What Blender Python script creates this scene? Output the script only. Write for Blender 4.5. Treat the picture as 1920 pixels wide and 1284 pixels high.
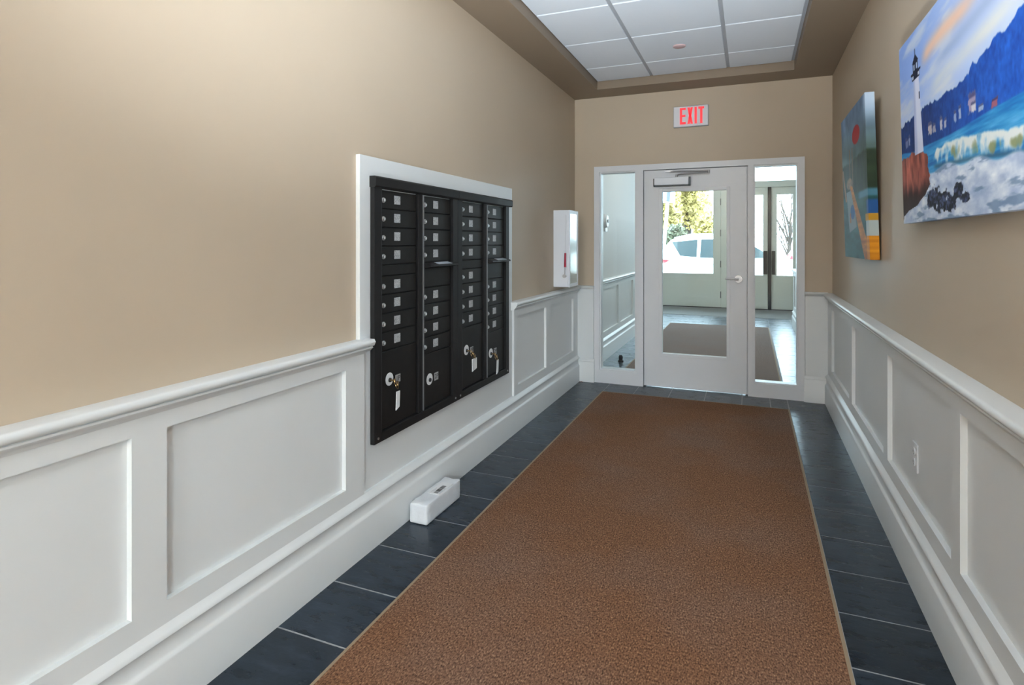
import bpy, bmesh, math, random
import numpy as np
from mathutils import Vector, Matrix

# ------------------------------------------------------------------ clear, camera, world, exposure
for o in list(bpy.data.objects):
    bpy.data.objects.remove(o)
scene = bpy.context.scene
COL = scene.collection

cam_d = bpy.data.cameras.new('camera')
cam = bpy.data.objects.new('camera', cam_d)
COL.objects.link(cam)
cam.location = (0.0, 0.0, 1.38)
cam.rotation_euler = (math.pi / 2, 0.0, 0.3872)
cam_d.sensor_fit = 'HORIZONTAL'
cam_d.sensor_width = 36.0
cam_d.lens = 36.0 * 1092.4 / 1920.0
cam_d.shift_y = -(642.0 - 455.3) / 1920.0
cam_d.clip_start = 0.05
cam_d.clip_end = 300
scene.camera = cam

SKY = 7.0
world = bpy.data.worlds.new('overcast_sky')
scene.world = world
world.use_nodes = True
wn = world.node_tree.nodes['Background']
wn.inputs[0].default_value = (0.64, 0.83, 1.0, 1)
wn.inputs[1].default_value = SKY

vs = scene.view_settings
vs.view_transform = 'Standard'
vs.look = 'None'
vs.exposure = 1.45
vs.gamma = 1.0
vs.use_curve_mapping = False


def area_light(name, loc, rot, sx, sy, power, color=(1, 1, 1), portal=False):
    d = bpy.data.lights.new(name, 'AREA')
    d.shape = 'RECTANGLE'
    d.size, d.size_y = sx, sy
    d.energy = power
    d.color = color
    if portal:
        d.cycles.is_portal = True
    o = bpy.data.objects.new(name, d)
    o.location = loc
    o.rotation_euler = rot
    COL.objects.link(o)
    return o


# daylight portals in the two glazed ends of the building
area_light('portal_rear_window', (2.35, -4.97, 1.735), (math.radians(90), 0, 0), 2.1, 1.77, 1, portal=True)
area_light('portal_front_doors', (-0.6, 13.3, 1.9), (math.radians(-90), 0, 0), 3.4, 2.3, 1, portal=True)

# ------------------------------------------------------------------ dimensions (metres)
WL, WR = -1.632, 0.660          # painted wall faces
RB = -5.0       # rear end of the lobby
YB = 5.68                       # painted face of the end wall
SOF, TILEZ = 2.82, 2.893        # soffit height, recessed tile height
RAILZ = 0.948

rnd = random.Random(7)


# ------------------------------------------------------------------ materials
def lin(c):
    return tuple((v / 12.92 if v <= 0.04045 else ((v + 0.055) / 1.055) ** 2.4) for v in c)


def srgb(r, g, b):
    return lin((r / 255, g / 255, b / 255)) + (1,)


def mat(name, color, rough=0.5, metal=0.0, spec=0.5, noise=None, bump=None, emit=None, coat=0.0):
    """noise=(scale, amount, detail)  bump=(scale, strength, distance)"""
    m = bpy.data.materials.new(name)
    m.use_nodes = True
    nt = m.node_tree
    b = nt.nodes['Principled BSDF']
    c = tuple(color) + (1,) if len(color) == 3 else tuple(color)
    b.inputs['Base Color'].default_value = c
    b.inputs['Roughness'].default_value = rough
    b.inputs['Metallic'].default_value = metal
    b.inputs['Specular IOR Level'].default_value = spec
    b.inputs['Coat Weight'].default_value = coat
    tc = nt.nodes.new('ShaderNodeTexCoord')
    if noise:
        n = nt.nodes.new('ShaderNodeTexNoise')
        n.inputs['Scale'].default_value = noise[0]
        n.inputs['Detail'].default_value = noise[2] if len(noise) > 2 else 4
        nt.links.new(tc.outputs['Object'], n.inputs['Vector'])
        r = nt.nodes.new('ShaderNodeValToRGB')
        a = noise[1]
        r.color_ramp.elements[0].position = 0.3
        r.color_ramp.elements[1].position = 0.7
        r.color_ramp.elements[0].color = tuple(v * (1 - a) for v in c[:3]) + (1,)
        r.color_ramp.elements[1].color = tuple(min(1, v * (1 + a)) for v in c[:3]) + (1,)
        nt.links.new(n.outputs['Fac'], r.inputs['Fac'])
        nt.links.new(r.outputs['Color'], b.inputs['Base Color'])
    if bump:
        n2 = nt.nodes.new('ShaderNodeTexNoise')
        n2.inputs['Scale'].default_value = bump[0]
        n2.inputs['Detail'].default_value = 5
        nt.links.new(tc.outputs['Object'], n2.inputs['Vector'])
        bp = nt.nodes.new('ShaderNodeBump')
        bp.inputs['Strength'].default_value = bump[1]
        bp.inputs['Distance'].default_value = bump[2]
        nt.links.new(n2.outputs['Fac'], bp.inputs['Height'])
        nt.links.new(bp.outputs['Normal'], b.inputs['Normal'])
    if emit:
        b.inputs['Emission Color'].default_value = tuple(emit[0]) + (1,)
        b.inputs['Emission Strength'].default_value = emit[1]
    return m


def glass_mat(name, tint=(0.97, 0.99, 0.98)):
    m = bpy.data.materials.new(name)
    m.use_nodes = True
    nt = m.node_tree
    nt.nodes.clear()
    out = nt.nodes.new('ShaderNodeOutputMaterial')
    mix = nt.nodes.new('ShaderNodeMixShader')
    tr = nt.nodes.new('ShaderNodeBsdfTransparent')
    gl = nt.nodes.new('ShaderNodeBsdfGlossy')
    fr = nt.nodes.new('ShaderNodeFresnel')
    fr.inputs['IOR'].default_value = 1.30
    tr.inputs['Color'].default_value = tint + (1,)
    gl.inputs['Roughness'].default_value = 0.02
    nt.links.new(fr.outputs[0], mix.inputs[0])
    nt.links.new(tr.outputs[0], mix.inputs[1])
    nt.links.new(gl.outputs[0], mix.inputs[2])
    nt.links.new(mix.outputs[0], out.inputs['Surface'])
    return m


def carpet_mat(name, sat=1.0):
    m = bpy.data.materials.new(name)
    m.use_nodes = True
    nt = m.node_tree
    b = nt.nodes['Principled BSDF']
    b.inputs['Roughness'].default_value = 0.95
    b.inputs['Specular IOR Level'].default_value = 0.1
    tc = nt.nodes.new('ShaderNodeTexCoord')
    mp = nt.nodes.new('ShaderNodeMapping')
    mp.inputs['Scale'].default_value = (1.0, 0.55, 1.0)
    nt.links.new(tc.outputs['Object'], mp.inputs['Vector'])
    n = nt.nodes.new('ShaderNodeTexNoise')
    n.inputs['Scale'].default_value = 185
    n.inputs['Detail'].default_value = 3
    nt.links.new(mp.outputs[0], n.inputs['Vector'])
    r = nt.nodes.new('ShaderNodeValToRGB')
    e = r.color_ramp.elements
    e[0].position = 0.30
    e[0].color = srgb(72, 50, 37)
    e[1].position = 0.72
    e[1].color = srgb(178, 138, 102)
    k = r.color_ramp.elements.new(0.48)
    k.color = srgb(122, 88, 66)
    k = r.color_ramp.elements.new(0.60)
    k.color = srgb(140, 103, 77)
    nt.links.new(n.outputs['Fac'], r.inputs['Fac'])
    # worn patches, greyer where people walk
    n3 = nt.nodes.new('ShaderNodeTexNoise')
    n3.inputs['Scale'].default_value = 1.6
    n3.inputs['Detail'].default_value = 3
    nt.links.new(tc.outputs['Object'], n3.inputs['Vector'])
    r3 = nt.nodes.new('ShaderNodeValToRGB')
    r3.color_ramp.elements[0].position = 0.42
    r3.color_ramp.elements[0].color = (0, 0, 0, 1)
    r3.color_ramp.elements[1].position = 0.68
    r3.color_ramp.elements[1].color = (0.45, 0.45, 0.45, 1)
    nt.links.new(n3.outputs['Fac'], r3.inputs['Fac'])
    mx = nt.nodes.new('ShaderNodeMix')
    mx.data_type = 'RGBA'
    mx.blend_type = 'MIX'
    nt.links.new(r3.outputs['Color'], mx.inputs[0])
    nt.links.new(r.outputs['Color'], mx.inputs[6])
    hs = nt.nodes.new('ShaderNodeHueSaturation')
    hs.inputs['Saturation'].default_value = 0.62
    hs.inputs['Value'].default_value = 0.98
    nt.links.new(r.outputs['Color'], hs.inputs['Color'])
    nt.links.new(hs.outputs['Color'], mx.inputs[7])
    h2 = nt.nodes.new('ShaderNodeHueSaturation')
    h2.inputs['Saturation'].default_value = sat
    nt.links.new(mx.outputs[2], h2.inputs['Color'])
    nt.links.new(h2.outputs['Color'], b.inputs['Base Color'])
    bp = nt.nodes.new('ShaderNodeBump')
    bp.inputs['Strength'].default_value = 0.6
    bp.inputs['Distance'].default_value = 0.004
    nt.links.new(n.outputs['Fac'], bp.inputs['Height'])
    nt.links.new(bp.outputs['Normal'], b.inputs['Normal'])
    return m


def slate_mat(name):
    m = bpy.data.materials.new(name)
    m.use_nodes = True
    nt = m.node_tree
    b = nt.nodes['Principled BSDF']
    b.inputs['Specular IOR Level'].default_value = 0.5
    b.inputs['Specular Tint'].default_value = (0.62, 0.82, 1.0, 1)
    tc = nt.nodes.new('ShaderNodeTexCoord')
    oi = nt.nodes.new('ShaderNodeObjectInfo')
    ad = nt.nodes.new('ShaderNodeVectorMath')
    ad.operation = 'ADD'
    sc = nt.nodes.new('ShaderNodeVectorMath')
    sc.operation = 'SCALE'
    cb = nt.nodes.new('ShaderNodeCombineXYZ')
    for i in range(3):
        nt.links.new(oi.outputs['Random'], cb.inputs[i])
    nt.links.new(cb.outputs[0], sc.inputs[0])
    sc.inputs['Scale'].default_value = 37.0
    mp = nt.nodes.new('ShaderNodeMapping')
    mp.inputs['Scale'].default_value = (1.0, 2.6, 1.0)
    nt.links.new(tc.outputs['Object'], mp.inputs['Vector'])
    nt.links.new(mp.outputs[0], ad.inputs[0])
    nt.links.new(sc.outputs[0], ad.inputs[1])
    n = nt.nodes.new('ShaderNodeTexNoise')
    n.inputs['Scale'].default_value = 9
    n.inputs['Detail'].default_value = 9
    n.inputs['Roughness'].default_value = 0.62
    nt.links.new(ad.outputs[0], n.inputs['Vector'])
    r = nt.nodes.new('ShaderNodeValToRGB')
    e = r.color_ramp.elements
    e[0].position = 0.30
    e[0].color = srgb(30, 36, 44)
    e[1].position = 0.78
    e[1].color = srgb(60, 70, 84)
    k = e.new(0.55)
    k.color = srgb(38, 47, 58)
    nt.links.new(n.outputs['Fac'], r.inputs['Fac'])
    hs = nt.nodes.new('ShaderNodeHueSaturation')
    mr = nt.nodes.new('ShaderNodeMapRange')
    mr.inputs[3].default_value = 0.65
    mr.inputs[4].default_value = 1.25
    nt.links.new(oi.outputs['Random'], mr.inputs[0])
    nt.links.new(mr.outputs[0], hs.inputs['Value'])
    nt.links.new(r.outputs['Color'], hs.inputs['Color'])
    nt.links.new(hs.outputs['Color'], b.inputs['Base Color'])
    rr = nt.nodes.new('ShaderNodeMapRange')
    rr.inputs[3].default_value = 0.18
    rr.inputs[4].default_value = 0.40
    nt.links.new(n.outputs['Fac'], rr.inputs[0])
    nt.links.new(rr.outputs[0], b.inputs['Roughness'])
    bp = nt.nodes.new('ShaderNodeBump')
    bp.inputs['Strength'].default_value = 0.35
    bp.inputs['Distance'].default_value = 0.004
    nt.links.new(n.outputs['Fac'], bp.inputs['Height'])
    nt.links.new(bp.outputs['Normal'], b.inputs['Normal'])
    return m


def vcol_mat(name, rough=0.35):
    m = bpy.data.materials.new(name)
    m.use_nodes = True
    nt = m.node_tree
    b = nt.nodes['Principled BSDF']
    a = nt.nodes.new('ShaderNodeAttribute')
    a.attribute_name = 'Col'
    nt.links.new(a.outputs['Color'], b.inputs['Base Color'])
    b.inputs['Roughness'].default_value = rough
    b.inputs['Specular IOR Level'].default_value = 0.25
    return m


M = {
    'tan': mat('tan_satin_paint', (0.53, 0.435, 0.325), 0.55, noise=(1.3, 0.03), bump=(220, 0.05, 0.001)),
    'vest': mat('pale_satin_paint', (0.50, 0.49, 0.46), 0.55, bump=(220, 0.05, 0.001)),
    'white': mat('white_trim_paint', (0.74, 0.765, 0.765), 0.38, noise=(2.2, 0.015), bump=(60, 0.03, 0.001)),
    'doorwhite': mat('cool_white_door_paint', (0.72, 0.735, 0.76), 0.36, noise=(2.5, 0.02)),
    'cream': mat('pale_green_white_paint', (0.66, 0.69, 0.62), 0.45),
    'soffit': mat('brown_soffit_paint', (0.245, 0.185, 0.13), 0.5, noise=(1.2, 0.03)),
    'ctile': mat('ceiling_tile_white', (0.76, 0.81, 0.87), 0.9, noise=(300, 0.03, 2), bump=(260, 0.15, 0.002)),
    'grid': mat('ceiling_grid_grey', (0.42, 0.45, 0.49), 0.5),
    'grout': mat('grout_grey', srgb(158, 160, 162)[:3], 0.9, noise=(60, 0.2)),
    'slate': slate_mat('slate_tile'),
    'carpet': carpet_mat('brown_flecked_carpet'),
    'carpet2': carpet_mat('grey_brown_carpet', 0.5),
    'carpetedge': mat('carpet_edge_binding', srgb(150, 132, 108)[:3], 0.8),
    'black': mat('black_powder_coat', (0.011, 0.0105, 0.011), 0.5, spec=0.3, noise=(40, 0.15), bump=(500, 0.1, 0.0005)),
    'blackd': mat('black_door_coat', (0.011, 0.010, 0.0095), 0.48, spec=0.3, noise=(30, 0.15), bump=(500, 0.1, 0.0005)),
    'chrome': mat('chrome', (0.52, 0.52, 0.53), 0.42, 1.0),
    'lockchrome': mat('lock_chrome', (0.8, 0.8, 0.8), 0.3, 0.9),
    'darkmetal': mat('dark_metal', (0.05, 0.055, 0.06), 0.4, 0.6),
    'plate': mat('number_plate_grey', (0.42, 0.43, 0.44), 0.5, noise=(260, 0.45, 1)),
    'brass': mat('brass', (0.36, 0.24, 0.11), 0.35, 1.0),
    'paper': mat('white_paper', (0.78, 0.79, 0.80), 0.7),
    'ink': mat('black_ink', (0.02, 0.02, 0.02), 0.6),
    'plastic': mat('white_plastic', (0.76, 0.77, 0.78), 0.35),
    'cabinet': mat('white_cabinet_enamel', (0.78, 0.81, 0.86), 0.3),
    'acrylic': mat('reflective_acrylic', (0.62, 0.60, 0.54), 0.12, 0.35),
    'red': mat('red_paint', (0.45, 0.015, 0.05), 0.4),
    'exitred': mat('exit_letter_red', (0.85, 0.03, 0.05), 0.4, emit=((1.0, 0.04, 0.05), 0.22)),
    'exitwhite': mat('exit_sign_white', (0.74, 0.74, 0.78), 0.45),
    'poly': mat('white_mailer_plastic', (0.74, 0.77, 0.80), 0.3, bump=(26, 0.5, 0.01)),
    'glass': glass_mat('clear_glass'),
    'rubber': mat('black_rubber', (0.012, 0.012, 0.014), 0.6),
    'pinkplate': mat('pink_plate', (0.66, 0.48, 0.49), 0.5),
    'leafbrown': mat('dry_leaf', (0.16, 0.06, 0.025), 0.8),
    'print': vcol_mat('printed_canvas', 0.6),
    'canvasback': mat('raw_canvas', (0.5, 0.46, 0.4), 0.9),
    'asphalt': mat('asphalt', (0.22, 0.22, 0.22), 0.9, noise=(30, 0.2)),
    'concrete': mat('concrete', (0.45, 0.44, 0.42), 0.9, noise=(8, 0.1)),
    'carwhite': mat('white_car_paint', (0.82, 0.82, 0.82), 0.2, coat=0.5),
    'carglass': mat('car_window_glass', (0.035, 0.05, 0.055), 0.05),
    'tyre': mat('tyre', (0.02, 0.02, 0.02), 0.8),
    'tail': mat('red_tail_lamp', (0.6, 0.02, 0.03), 0.2),
    'bark': mat('bark', (0.05, 0.038, 0.03), 0.9, noise=(14, 0.3)),
    'leafyellow': mat('yellow_leaves', (0.31, 0.245, 0.075), 0.7, noise=(1.2, 0.45)),
    'leafgreen': mat('green_leaves', (0.08, 0.085, 0.045), 0.7, noise=(1.2, 0.5)),
    'polegrey': mat('pole_grey', (0.55, 0.57, 0.58), 0.5),
    'matgrey': mat('grey_entry_mat', (0.20, 0.205, 0.20), 0.95, noise=(120, 0.2)),
    'siglight': mat('pale_blue_sign', (0.45, 0.55, 0.65), 0.5),
}


# ------------------------------------------------------------------ mesh helpers
class MB:
    def __init__(s):
        s.v, s.f = [], []

    def add(s, vs, fs):
        n = len(s.v)
        s.v += [tuple(p) for p in vs]
        s.f += [tuple(i + n for i in f) for f in fs]
        return s

    def box(s, x0, x1, y0, y1, z0, z1):
        if x0 > x1: x0, x1 = x1, x0
        if y0 > y1: y0, y1 = y1, y0
        if z0 > z1: z0, z1 = z1, z0
        v = [(x0, y0, z0), (x1, y0, z0), (x1, y1, z0), (x0, y1, z0), (x0, y0, z1), (x1, y0, z1), (x1, y1, z1), (x0, y1, z1)]
        return s.add(v, [(3, 2, 1, 0), (4, 5, 6, 7), (0, 1, 5, 4), (1, 2, 6, 5), (2, 3, 7, 6), (3, 0, 4, 7)])

    def prism(s, pts, axis, a0, a1):
        """pts: 2D outline; axis 'x': (y,z), 'y': (x,z), 'z': (x,y)"""
        def p3(p, a):
            return {'x': (a, p[0], p[1]), 'y': (p[0], a, p[1]), 'z': (p[0], p[1], a)}[axis]
        n = len(pts)
        v = [p3(p, a0) for p in pts] + [p3(p, a1) for p in pts]
        f = [tuple(range(n)), tuple(range(2 * n - 1, n - 1, -1))]
        f += [(i, (i + 1) % n, n + (i + 1) % n, n + i) for i in range(n)]
        return s.add(v, f)

    def cyl(s, c0, c1, r0, r1=None, n=16):
        r1 = r0 if r1 is None else r1
        a, b = Vector(c0), Vector(c1)
        d = (b - a).normalized()
        u = d.orthogonal().normalized()
        w = d.cross(u)
        v = []
        for c, r in ((a, r0), (b, r1)):
            for i in range(n):
                t = 2 * math.pi * i / n
                v.append(c + u * (r * math.cos(t)) + w * (r * math.sin(t)))
        f = [tuple(range(n - 1, -1, -1)), tuple(range(n, 2 * n))]
        f += [(i, (i + 1) % n, n + (i + 1) % n, n + i) for i in range(n)]
        return s.add(v, f)

    def tube(s, pts, r, n=8):
        for a, b in zip(pts[:-1], pts[1:]):
            s.cyl(a, b, r, n=n)
        return s

    def torus(s, c, axis, R, r, n=20, m=8):
        c, d = Vector(c), Vector(axis).normalized()
        u = d.orthogonal().normalized()
        w = d.cross(u)
        v, f = [], []
        for i in range(n):
            t = 2 * math.pi * i / n
            e = u * math.cos(t) + w * math.sin(t)
            for j in range(m):
                q = 2 * math.pi * j / m
                v.append(c + e * (R + r * math.cos(q)) + d * (r * math.sin(q)))
        for i in range(n):
            for j in range(m):
                f.append((i * m + j, ((i + 1) % n) * m + j, ((i + 1) % n) * m + (j + 1) % m, i * m + (j + 1) % m))
        return s.add(v, f)

    def mesh(s, name, material, bevel=0.0, seg=2, smooth=False, weld=False):
        bm = bmesh.new()
        vs_ = [bm.verts.new(p) for p in s.v]
        for f in s.f:
            try:
                bm.faces.new([vs_[i] for i in f])
            except ValueError:
                pass
        if weld:
            bmesh.ops.remove_doubles(bm, verts=bm.verts, dist=1e-5)
        bmesh.ops.recalc_face_normals(bm, faces=bm.faces)
        if bevel > 0:
            es = [e for e in bm.edges if len(e.link_faces) == 2 and e.calc_face_angle(0) > 0.5]
            bmesh.ops.bevel(bm, geom=es, offset=bevel, segments=seg, affect='EDGES', profile=0.5)
        if smooth:
            for f in bm.faces:
                f.smooth = True
        me = bpy.data.meshes.new(name)
        bm.to_mesh(me)
        bm.free()
        if smooth:
            try:
                me.set_sharp_from_angle(angle=math.radians(38))
            except Exception:
                pass
        me.materials.append(material)
        return me

    def build(s, name, material, parent=None, **k):
        return link(name, s.mesh(name, material, **k), parent)


def link(name, me, parent=None, loc=None, rot=None):
    o = bpy.data.objects.new(name, me)
    COL.objects.link(o)
    if loc is not None:
        o.location = loc
    if rot is not None:
        o.rotation_euler = rot
    if parent is not None:
        o.parent = parent
        o.matrix_parent_inverse = Matrix.Translation(parent_world(parent)).inverted() if not parent.get('_local') else Matrix.Identity(4)
    return o


def parent_world(p):
    t = Vector((0, 0, 0))
    while p is not None:
        t = t + p.location
        if p.parent is not None:
            t = t + p.matrix_parent_inverse.translation
        p = p.parent
    return t


def B(name, x0, x1, y0, y1, z0, z1, material, parent=None, bevel=0.0, **k):
    return MB().box(x0, x1, y0, y1, z0, z1).build(name, material, parent, bevel=bevel, **k)


def empty(name, loc):
    o = bpy.data.objects.new(name, None)
    o.empty_display_size = 0.1
    o.location = loc
    COL.objects.link(o)
    return o


def tag(o, label, cat, group=None):
    o['label'] = label
    o['category'] = cat
    if group:
        o['group'] = group
    return o


def struct(o, label=None):
    o['kind'] = 'structure'
    if label:
        o['label'] = label
    return o


def text_mesh(txt, size, depth, material):
    cu = bpy.data.curves.new('lettering', 'FONT')
    cu.body = txt
    cu.size = size
    cu.extrude = depth
    cu.align_x = 'CENTER'
    cu.align_y = 'CENTER'
    o = bpy.data.objects.new('lettering', cu)
    COL.objects.link(o)
    dg = bpy.context.evaluated_depsgraph_get()
    me = bpy.data.meshes.new_from_object(o.evaluated_get(dg))
    bpy.data.objects.remove(o)
    me.materials.clear()
    me.materials.append(material)
    return me


# ------------------------------------------------------------------ FLOOR
floor = struct(B('floor', WL - 0.1, 3.7, RB - 0.1, 13.25, -0.10, -0.0014, M['grout']), 'dark slate tile floor with grey grout joints')


def floor_tile_mesh(w, l):
    return MB().box(-w / 2, w / 2, -l / 2, l / 2, -0.008, 0.0).mesh('tile', M['slate'], bevel=0.0012, seg=1)


tile_cache = {}


def floor_tile(x0, x1, y0, y1, g=0.0065):
    w, l = round(x1 - x0 - g, 3), round(y1 - y0 - g, 3)
    if w < 0.01 or l < 0.01:
        return
    if (w, l) not in tile_cache:
        tile_cache[(w, l)] = floor_tile_mesh(w, l)
    link('tile', tile_cache[(w, l)], floor, loc=((x0 + x1) / 2, (y0 + y1) / 2, rnd.uniform(-0.0004, 0.0003)))


CL, CR, CY = -1.268, 0.305, 5.322        # carpet edges
BL, BR = WL + 0.055, WR - 0.055
P = 0.309
y = 1.622 - 6 * P
while y < CY - 0.01:
    floor_tile(BL, CL, y, min(y + P, CY))
    y += P
y = 2.172 - 6 * P
while y < CY - 0.01:
    floor_tile(CR, BR, y, min(y + P, CY))
    y += P
xs = [BL, CL, -0.985, -0.675, -0.370, -0.062, 0.165, CR, BR]
for a, b in zip(xs[:-1], xs[1:]):
    floor_tile(a, b, CY, YB + 0.06)
# vestibule tiles
VC0, VC1 = 6.02, 10.34
y = YB + 0.06
ys = []
while y < 11.5:
    ys.append(y)
    y += P
for y in ys:
    y1 = y + P
    floor_tile(BL, CL, y, y1)
    floor_tile(CR, 0.66, y, y1)
for y in [VC1 + i * P for i in range(4)]:
    for x in [CL + i * 0.3146 for i in range(5)]:
        floor_tile(x, x + 0.3146, y, y + P)

carpet = B('carpet_runner', CL + 0.012, CR - 0.012, -2.6, CY - 0.012, -0.003, 0.006, M['carpet'])
tag(carpet, 'long brown flecked carpet runner inset in the near hallway floor', 'carpet', None)
for nm, a in (('edge_strip', (CL, CL + 0.012, -2.6, CY)), ('edge_strip', (CR - 0.012, CR, -2.6, CY)), ('edge_strip', (CL + 0.012, CR - 0.012, CY - 0.012, CY))):
    B(nm, a[0], a[1], a[2], a[3], -0.003, 0.005, M['carpetedge'], carpet)
carpet2 = B('carpet_mat', CL + 0.012, CR - 0.03, VC0 - 0.2, VC1 - 0.012, -0.003, 0.006, M['carpet2'])
tag(carpet2, 'brown carpet mat on the vestibule floor beyond the glass door', 'carpet')
for a in ((CL, CL + 0.012, VC0 - 0.2, VC1), (CR - 0.03, CR - 0.018, VC0 - 0.2, VC1), (CL + 0.012, CR - 0.03, VC1 - 0.012, VC1)):
    B('edge_strip', *a, -0.003, 0.005, M['carpetedge'], carpet2)
entry = B('entry_mat', -2.5, 0.95, 11.62, 13.02, -0.003, 0.004, M['matgrey'])
tag(entry, 'grey entry matting in front of the far glazed doors', 'mat')

# ------------------------------------------------------------------ WALLS + WAINSCOT
OB, OS, OP, ON = 0.062, 0.038, 0.018, 0.076   # offsets from wall: base face, stile face, panel face, rail nose


def rail_profile(wx, sg):
    o = [(0, RAILZ), (0.066, RAILZ), (0.072, 0.944), (0.0755, 0.937), (0.0755, 0.930), (0.072, 0.923), (0.064, 0.919),
         (0.057, 0.9185), (0.057, 0.916), (0.061, 0.914), (0.062, 0.909), (0.058, 0.904), (0.050, 0.900), (0.043, 0.893), (OS, 0.885), (0, 0.885)]
    return [(wx + sg * a, b) for a, b in o]


def base_profile(wx, sg):
    o = [(0, 0), (OB, 0), (OB, 0.160), (0.060, 0.166), (0.054, 0.172), (0.050, 0.178), (0.049, 0.222), (0.050, 0.2235), (0.056, 0.2245), (0.0585, 0.229),
         (0.0575, 0.234), (0.052, 0.241), (0.045, 0.248), (OS, 0.258), (0, 0.258)]
    return [(wx + sg * a, b) for a, b in o]


PZ0, PZ1 = 0.325, 0.836


def wainscot(parent, wx, sg, y0, y1, panels):
    X = lambda o: wx + sg * o
    MB().prism(rail_profile(wx, sg), 'y', y0, y1).build('chair_rail', M['white'], parent, smooth=True)
    B('top_rail', wx, X(OS), y0, y1, PZ1, 0.886, M['white'], parent)
    B('bottom_rail', wx, X(OS), y0, y1, 0.257, PZ0, M['white'], parent)
    ed = [y0] + [v for p in panels for v in p] + [y1]
    for i in range(0, len(ed), 2):
        if ed[i + 1] - ed[i] > 0.003:
            B('stile', wx, X(OS), ed[i], ed[i + 1], PZ0, PZ1, M['white'], parent)
    for a, b in panels:
        B('panel', wx, X(OP), a, b, PZ0, PZ1, M['white'], parent)


def baseboard(name, wx, sg, y0, y1):
    return struct(MB().prism(base_profile(wx, sg), 'y', y0, y1).build(name, M['white'], smooth=True), 'tall white moulded baseboard')


SY0, SY1 = 2.150, 3.950      # mailbox surround
wall_left = struct(B('wall_left', WL - 0.12, WL, RB - 0.1, YB + 0.12, 0, 2.95, M['tan']), 'tan painted long wall over white wainscot')
wainscot(wall_left, WL, 1, RB, SY0 + 0.012, [(-4.2, -3.4), (-3.3, -2.6), (-2.5, -1.67), (-1.565, -0.74), (-0.635, 0.19), (0.285, 1.103), (1.209, 2.033)])
wainscot(wall_left, WL, 1, SY1, YB, [(4.028, 4.678), (4.792, 5.50)])
baseboard('baseboard_left', WL, 1, RB, YB)
wall_right = struct(B('wall_right', WR, WR + 0.12, 0.9, YB + 0.12, 0, 2.95, M['tan']), 'tan painted wall with pictures over white wainscot')
wainscot(wall_right, WR, -1, 0.9, YB, [(1.00, 1.19), (1.29, 2.262), (2.352, 3.318), (3.412, 4.388), (4.495, 5.41)])
baseboard('baseboard_right', WR, -1, 0.9, YB)

# surround board round the mailboxes (reaches down to the baseboard)
trim1 = struct(MB().box(WL, WL + 0.022, SY0, SY1, 0.25, 1.777).build('trim_1', M['white'], bevel=0.002, seg=2), 'wide white board surrounding the black mailboxes')
# small mitred return that ends the chair rail on the surround
MB().prism([(WL + 0.022, RAILZ), (WL + 0.068, RAILZ), (WL + 0.0755, 0.935), (WL + 0.068, 0.919), (WL + 0.058, 0.915), (WL + 0.062, 0.909), (WL + 0.045, 0.894), (WL + 0.022, 0.886)], 'y', SY0 + 0.012, SY0 + 0.045).build('rail_return', M['white'], trim1)
MB().prism([(WL + 0.022, RAILZ), (WL + 0.068, RAILZ), (WL + 0.0755, 0.935), (WL + 0.068, 0.919), (WL + 0.058, 0.915), (WL + 0.062, 0.909), (WL + 0.045, 0.894), (WL + 0.022, 0.886)], 'y', SY1 - 0.022, SY1).build('rail_return', M['white'], trim1)

# end wall with the door opening
FX0, FX1, FZ = -1.430, 0.445, 2.133
wb = MB()
wb.box(WL - 0.05, FX0 + 0.01, YB, YB + 0.12, 0, 2.95)
wb.box(FX1 - 0.01, WR + 0.05, YB, YB + 0.12, 0, 2.95)
wb.box(FX0 + 0.01, FX1 - 0.01, YB, YB + 0.12, FZ - 0.01, 2.95)
wall_back = struct(wb.build('wall_back', M['tan']), 'tan end wall around the glazed door')
for a, b in ((WL + OS, FX0 - 0.002), (FX1 + 0.002, WR - OS)):
    B('panel', a, b, YB - 0.03, YB, 0.20, 0.94, M['white'], wall_back)
    MB().prism([(YB, 0.954), (YB - 0.052, 0.954), (YB - 0.058, 0.946), (YB - 0.055, 0.936), (YB - 0.044, 0.932), (YB - 0.030, 0.918), (YB, 0.918)], 'x', a - 0.006 if a > 0 else a, b if a > 0 else b + 0.006).build('cap_rail', M['white'], wall_back, smooth=True)
    MB().prism([(YB, 0), (YB - 0.048, 0), (YB - 0.048, 0.165), (YB - 0.044, 0.172), (YB - 0.040, 0.200), (YB - 0.044, 0.204), (YB - 0.043, 0.212), (YB - 0.030, 0.226), (YB, 0.226)], 'x', a - 0.008 if a > 0 else a, b if a > 0 else b + 0.008).build('base_block', M['white'], wall_back, smooth=True)

# ------------------------------------------------------------------ DOOR FRAME, SIDELIGHTS, DOOR
FY0, FY1 = YB - 0.022, YB + 0.13
fr = MB()
SL0, SL1 = -1.362, -1.028       # left sidelight glass
DR0, DR1 = -0.942, -0.022       # door leaf
SR0, SR1 = 0.046, 0.383         # right sidelight glass
fr.box(FX0, SL0 - 0.012, FY0, FY1, 0, FZ)
fr.box(SL1 + 0.012, DR0 - 0.005, FY0, FY1, 0, FZ - 0.055)
fr.box(DR1 + 0.008, SR0 - 0.012, FY0, FY1, 0, FZ - 0.055)
fr.box(SR1 + 0.012, FX1, FY0, FY1, 0, FZ)
fr.box(SL0 - 0.012, SR1 + 0.012, FY0, FY1, FZ - 0.055, FZ)
fr.box(SL0 - 0.012, SL1 + 0.012, FY0, FY1, 0, 0.128)
fr.box(SR0 - 0.012, SR1 + 0.012, FY0, FY1, 0, 0.122)
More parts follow.
